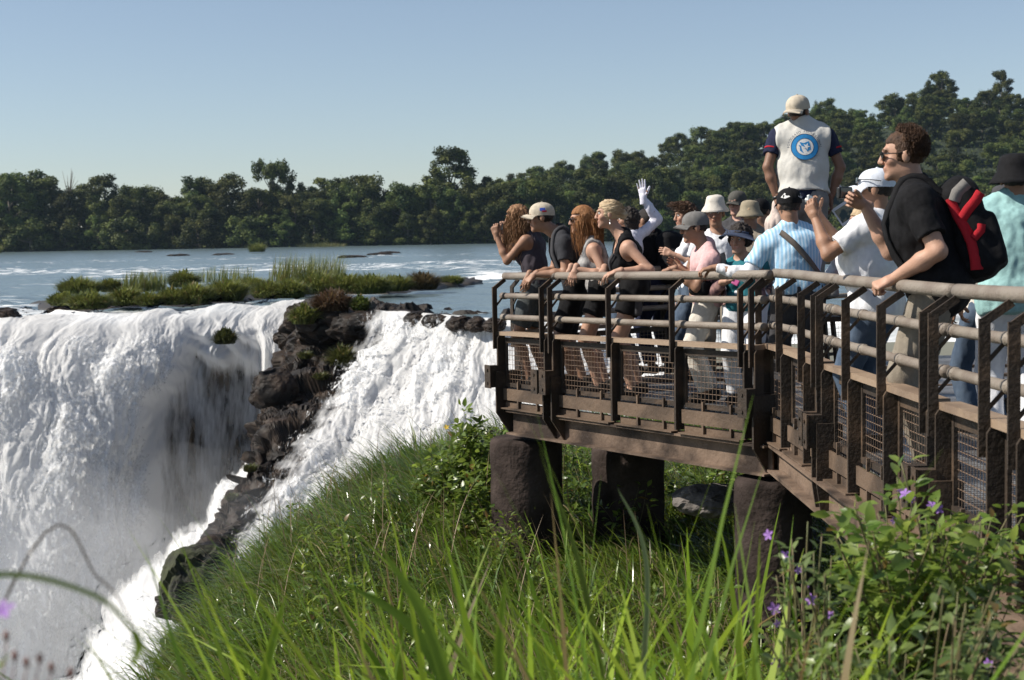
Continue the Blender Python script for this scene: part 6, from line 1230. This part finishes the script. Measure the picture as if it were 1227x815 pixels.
def letter_mesh(ch):
    cu = bpy.data.curves.new('letter', 'FONT'); cu.body = ch; cu.size = 1; cu.align_x = 'CENTER'; cu.resolution_u = 3; o = bpy.data.objects.new('letter', cu); COL.objects.link(o); dg = bpy.context.evaluated_depsgraph_get(); me = o.evaluated_get(dg).to_mesh()
    V = np.array([v.co[:] for v in me.vertices]); F = [list(p.vertices) for p in me.polygons]; bpy.data.objects.remove(o); bpy.data.curves.remove(cu); return V, F
def lettering(txt, r, a_start, a_end, size, m):
    Vs, Ts, n = [], [], 0
    for i, chh in enumerate(txt):
        if chh == ' ': continue
        V, F = letter_mesh(chh); a = a_start + (a_end - a_start) * i / (len(txt) - 1); x = V[:, 0] * size; y = V[:, 1] * size
        ca, sa = math.cos(a - math.pi / 2), math.sin(a - math.pi / 2); u = math.cos(a) * r + x * ca - y * sa; v = math.sin(a) * r + x * sa + y * ca; Vs.append(np.stack([u, v], 1))
        for p in F:
            for j in range(1, len(p) - 1): Ts.append([p[0] + n, p[j] + n, p[j + 1] + n])
        n += len(V)
    f['put']('lettering', on_vest(np.concatenate(Vs), EL), None, m, Ts)
lettering('FOTÓGRAFO PROFESIONAL', .116, R(178), R(2), .027, EDK)
# things the photographer carries
c0 = P(1008, 246, F_PX / 150 - .02); Af = np.array([nrm([-.25, -.95, .15]), None, None], dtype=object); fx = nrm([-.25, -.95, .15]); fy = nrm(np.cross(fx, [-.55, 0, .83])); fz = np.cross(fx, fy); mb = MB(); mb.box(c0, [fx, fy, fz], [.006, .085, .15]); V, Q, T = mb.arr(); al = prop('photo_folder', 'white-edged folder of photographs in the hand of the man in the vest', 'folder', c0, V, Q, mat('white_card', (.7, .7, .7), .5), None, None, False)
for dz in (-.07, .07): mb = MB(); mb.box(c0 + fx * .0075 + fz * dz, [fx, fy, fz], [.001, .072, .058]); V, Q, T = mb.arr(); sub('photograph', al, V, Q, mat('photo_print', (.02, .04, .03), .2, (.25, .22, .12), 14., .45, .55), None, False)
c0 = P(930, 268, F_PX / 150 - .03); S = Sdf(); S.cone(c0 + UPZ * .16, c0, .02, .075, .03); S.cone(c0, c0 - UPZ * .13, .085, .07, .03, [1, 0, 0], 1.1); V, Q = S.mesh(.009, lambda X: .02 * fbm(X * [14, 14, 4], 3, 2)); prop('cloth_bag', 'crumpled cream cloth bag hanging from the left hand of the man in the vest', 'bag', c0, V, Q, cloth('cream_pink_cloth', (.60, .50, .45)))
# --- behind the corner
person('striped_man', 'man in blue striped shirt and black cap reaching his white sleeve along the railing', 958, 163, 1.72, False, 'tan', (95, 95, 100), -4, hed=(945, 247, -.05), che=(949, 284, -.05), build=1.1, L=dict(t=(856, 321, .02), e=np.array([.2, -.3, -1]), h='grip', d=np.array([-.95, .2, -.15]), n=np.array([0, .15, -1]), s=-1), Rr=dict(t=(985, 345, .2), e=np.array([1, -.3, -.2]), h='relax'), top=[dict(kind='sleeves', m=WHITE, sleeve=1.93, name='arm_sleeve', inf=.006, on='L'), dict(kind='sleeves', m=WHITE, sleeve=1.93, name='arm_sleeve', inf=.006, on='R'), dict(kind='shirt', m=STRIPE, sleeve=.72, collar=True, fold=.015, hem=-.05, inf=.018)], bottom=dict(len=1.92, m=GREYP, belt=True), hair=dict(k='short', m=H_DARK, th=.004, sub_top=-.02), eyes='none')
c, hp, A = headwear('striped_man', 'cap', BLACK, 0, tilt=-4)
f = FRAMES['striped_man']
for sg in (-1, 1):
    poly = [(math.pi + sg * a, v) for a, v in ((.35, .035), (.75, .02), (1.15, .03), (.85, .062))]; V = []
    for a, v in poly: r = .113 * math.cos(math.asin((v - .012) / .088)) ** .8 + .003; V.append(hp(r * math.cos(a), r * .80 * math.sin(a), v))
    V.append(np.mean(V, 0) + (np.mean(V, 0) - f['hd']) * .03); f['put']('cap_patch', V, None, EWH, [[4, i, (i + 1) % 4] for i in range(4)])
eb = -f['cf']; Vp = garment_line('striped_man', f['ch'] + f['cl'] * .10 + f['up'] * .035, f['pel'] - f['cl'] * .15 + f['up'] * .03, eb, 18, .035); V, Q = strap('striped_man', Vp, .042, GREYS, None); c0 = f['pel'] - f['cl'] * .22 + f['up'] * -.02 + eb * .02; S = Sdf(); S.box(c0, np.array([f['cf'], f['cl'], f['up']]), [.11, .04, .09], .03); v_, q_ = S.mesh(.009); bg_ = prop('shoulder_bag', 'grey shoulder bag slung across the back of the striped shirt', 'bag', c0, v_, q_, GREYS); sub('strap', bg_, V, Q, cloth('taupe_strap', (.14, .12, .105)))
person('white_shirt_man', 'stout man in white t-shirt and pale cap raising a small camera with both hands', 1050, 200, 1.70, False, 'tan', (150, 152, 160), -2, che=(1047, 275, -.02), hed=(1048, 228, -.02), build=1.2, belly=.07, L=dict(t=(977, 262, -.10), e=np.array([-.35, -.4, -1]), h='grip', d=np.array([-.35, .2, .9]), n=np.array([.6, .7, 0])), Rr=dict(t=(981, 258, .22), e=np.array([.2, .5, -1]), h='grip', d=np.array([-.5, -.1, .8]), n=np.array([.3, -.9, 0])), top=dict(kind='shirt', m=WHITE, sleeve=.72, fold=.016, hem=-.13, inf=.02), bottom=dict(len=1.92, m=DENIM), hair=dict(k='short', m=H_DARK, th=.004, sub_top=0.0), eyes='none', vox=.009)
c, hp, A = headwear('white_shirt_man', 'cap', cloth('pale_blue_cap', (.66, .70, .78)), 4, tilt=-3)
f = FRAMES['white_shirt_man']; mb = MB()
for sg in (-1, 1): mb.prism([hp(.122 + x, sg * (.03 + l), .030 + u) for l, u, x in ((-.022, .012, 0), (.026, .014, -.012), (.028, -.010, -.012), (0, -.020, 0), (-.02, -.01, 0))], A[0], .004)
mb.tube([hp(.11, .058, .032), hp(.03, .104, .028), hp(-.03, .10, .02)], .003, 6); V, Q, T = mb.arr(); f['put']('sunglasses', V, Q, M_GLASS, T, None, None, False)
camera_prop('small silver camera raised in both hands by the man in the white t-shirt', P(971, 240, F_PX / 200 + .06), [-.85, .5, 0], nrm([0, .25, .9]), mat('silver_plastic', (.45, .47, .47), .3, metal=.4), .85)
person('black_shirt_man', 'tall man in black t-shirt with a red and black backpack holding out a camera', 1124, 227, 1.98, False, 'fair', (160, 163, 170), -3, che=(1099, 243, -.02), hed=(1082, 187, -.04), build=1.16, belly=.04, vox=.008, L=dict(t=(1071, 334, -.16), e=np.array([.45, -.6, -.8]), h='fist', d=np.array([-.85, .1, -.35]), n=np.array([-.2, .5, -1])), Rr=dict(t=(1036, 246, .42), e=np.array([.1, .3, -1]), h='pinch', d=np.array([-.85, -.2, .35]), n=np.array([.2, -.9, -.3])), top=dict(kind='shirt', m=BLACK, sleeve=.74, fold=.014, hem=-.2, inf=.02), bottom=dict(len=1.92, m=KHAKI, ease=.014, fold=.012, rise=-.05), eyes='shades', hair=dict(k='short', m=H_BROWN, th=.008, front=.064, side=-.006, rough=.008, rs=60., strands=2600, len=.036, wave=.55, sr=.0022, wind=(0, 0, 1.1), el0=-.45, fz=.8))
bpk = backpack('black_shirt_man', 'black and red backpack on the tall man in the black t-shirt', BLACK, BLACK, .98)
f = FRAMES['black_shirt_man']; c, A, k, BV = f['bp']; ib = -f['cf']
def pack_band(name, uvs, w, m, side):
    """band sewn on the left flank and back of the pack: uv = (backwards, up) in metres from its centre"""
    pts = [surf_hit(BV, c + ib * u * .5 + A[2] * v - side * .0, nrm(side + ib * max(u, 0) * 4.), .03, .14) for u, v in uvs]; V = []
    for i, p in enumerate(pts):
        tg = nrm(pts[min(i + 1, len(pts) - 1)] - pts[max(i - 1, 0)]); o = nrm(nrm(side + ib * .6) - (nrm(side + ib * .6) @ tg) * tg); sd = np.cross(tg, o); p = p + o * .006; V += [p - sd * w / 2 - o * .01, p - sd * w / 2 + o * .004, p + sd * w / 2 + o * .004, p + sd * w / 2 - o * .01]
    n = len(pts); Q = [[i * 4 + j, i * 4 + j + 1, (i + 1) * 4 + j + 1, (i + 1) * 4 + j] for i in range(n - 1) for j in range(3)]; sub(name, bpk, V, Q, m)
pack_band('red_panel', [(-.08, .17), (-.06, .08), (-.02, .0), (.0, -.08), (-.01, -.16), (-.03, -.22)], .062, RED, f['cl']); pack_band('red_panel', [(-.04, .05), (.02, .09), (.07, .13), (.10, .16)], .05, RED, f['cl']); pack_band('red_panel', [(.01, -.06), (.05, -.03), (.06, .0)], .04, RED, f['cl']); pack_band('grey_flap', [(-.06, .15), (-.01, .19), (.05, .225)], .06, GREYS, f['cl'])
camera_prop('black compact camera held out by the tall man in the black t-shirt', P(1012, 231, F_PX / 227 + .40), [-.55, .83, 0], UPZ, M_BLACKP, 1.05, True, True)
# --- right edge
person('aqua_man', 'man in aqua polo shirt and black bucket hat seen from behind at the right edge', 1212, 205, 1.74, False, 'tan', (80, 80, 75), 0, hed=(1217, 215), che=(1211, 254), build=1.12, top=dict(kind='shirt', m=AQUA, sleeve=.72, collar=True, hem=-.12, inf=.02), bottom=dict(len=1.93, m=WHITE), hair=dict(k='short', m=H_DARK, th=.004), eyes='none', shoe=M_LSHOE); headwear('aqua_man', 'bucket', BLACK, 0, size=1.05)
person('arms_up_person', 'person in dark hat photographing with both bare arms raised behind the aqua polo', 1200, 166, 1.66, False, 'tan', (175, 175, 178), 0, hed=(1203, 244), che=(1204, 272), L=dict(t=(1164, 242, -.1), e=np.array([.2, -.2, -1]), h='grip', d=np.array([-.8, .2, .5]), n=np.array([.4, .8, 0])), Rr=dict(t=(1170, 239, .2), e=np.array([.2, .2, -1]), h='grip', d=np.array([-.8, -.2, .4]), n=np.array([.4, -.8, 0])), top=dict(kind='shirt', m=GREYP, sleeve=.5), bottom=dict(len=1.92, m=DENIM), hair=dict(k='short', m=H_DARK, th=.004)); headwear('arms_up_person', 'bucket', GREYP, 0, size=.95)
camera_prop('silver camera held high by the person behind the aqua polo', P(1154, 236, F_PX / 166 + .05), [-.9, .3, 0], UPZ, MATS['silver_plastic'], .9)
person('straw_hat_person', 'short person in a straw hat partly hidden behind the red backpack', 1180, 186, 1.46, True, 'tan', (110, 110, 110), -6, hed=(1177, 262), che=(1180, 292), top=dict(kind='shirt', m=CREAM, sleeve=.5), bottom=dict(len=1.9, m=DENIM), hair=dict(k='bob', m=H_DARK), eyes='none'); headwear('straw_hat_person', 'wide', STRAW, 0)
person('pink_girl', 'fair-haired girl in a pink top glimpsed beside the white t-shirt', 1040, 163, 1.44, True, 'fair', (150, 150, 160), 0, hed=(1033, 266), che=(1038, 292), top=dict(kind='shirt', m=cloth('hot_pink_cotton', (.60, .12, .22)), sleeve=.5), bottom=dict(len=1.9, m=DENIM), hair=dict(k='bob', m=H_BLOND, th=.016), eyes='none')
# ================================================================== HAZE OVER THE RIVER
def haze_box(dens):
    m = bpy.data.materials.new('haze_air'); m.use_nodes = True; N = m.node_tree.nodes; L = m.node_tree.links; N.remove(N['Principled BSDF']); v = N.new('ShaderNodeVolumePrincipled'); v.inputs['Color'].default_value = (.6, .8, 1.0, 1); v.inputs['Density'].default_value = dens; v.inputs['Anisotropy'].default_value = .3
    L.new(v.outputs[0], N['Material Output'].inputs['Volume']); mb = MB(); mb.box([0, 480, 35], np.eye(3), [1500, 560, 66]); o = mb.build('haze', m); tag(o, 'thin blue haze over the river and the far forest', 'haze', kind='stuff')
haze_box(.00005)
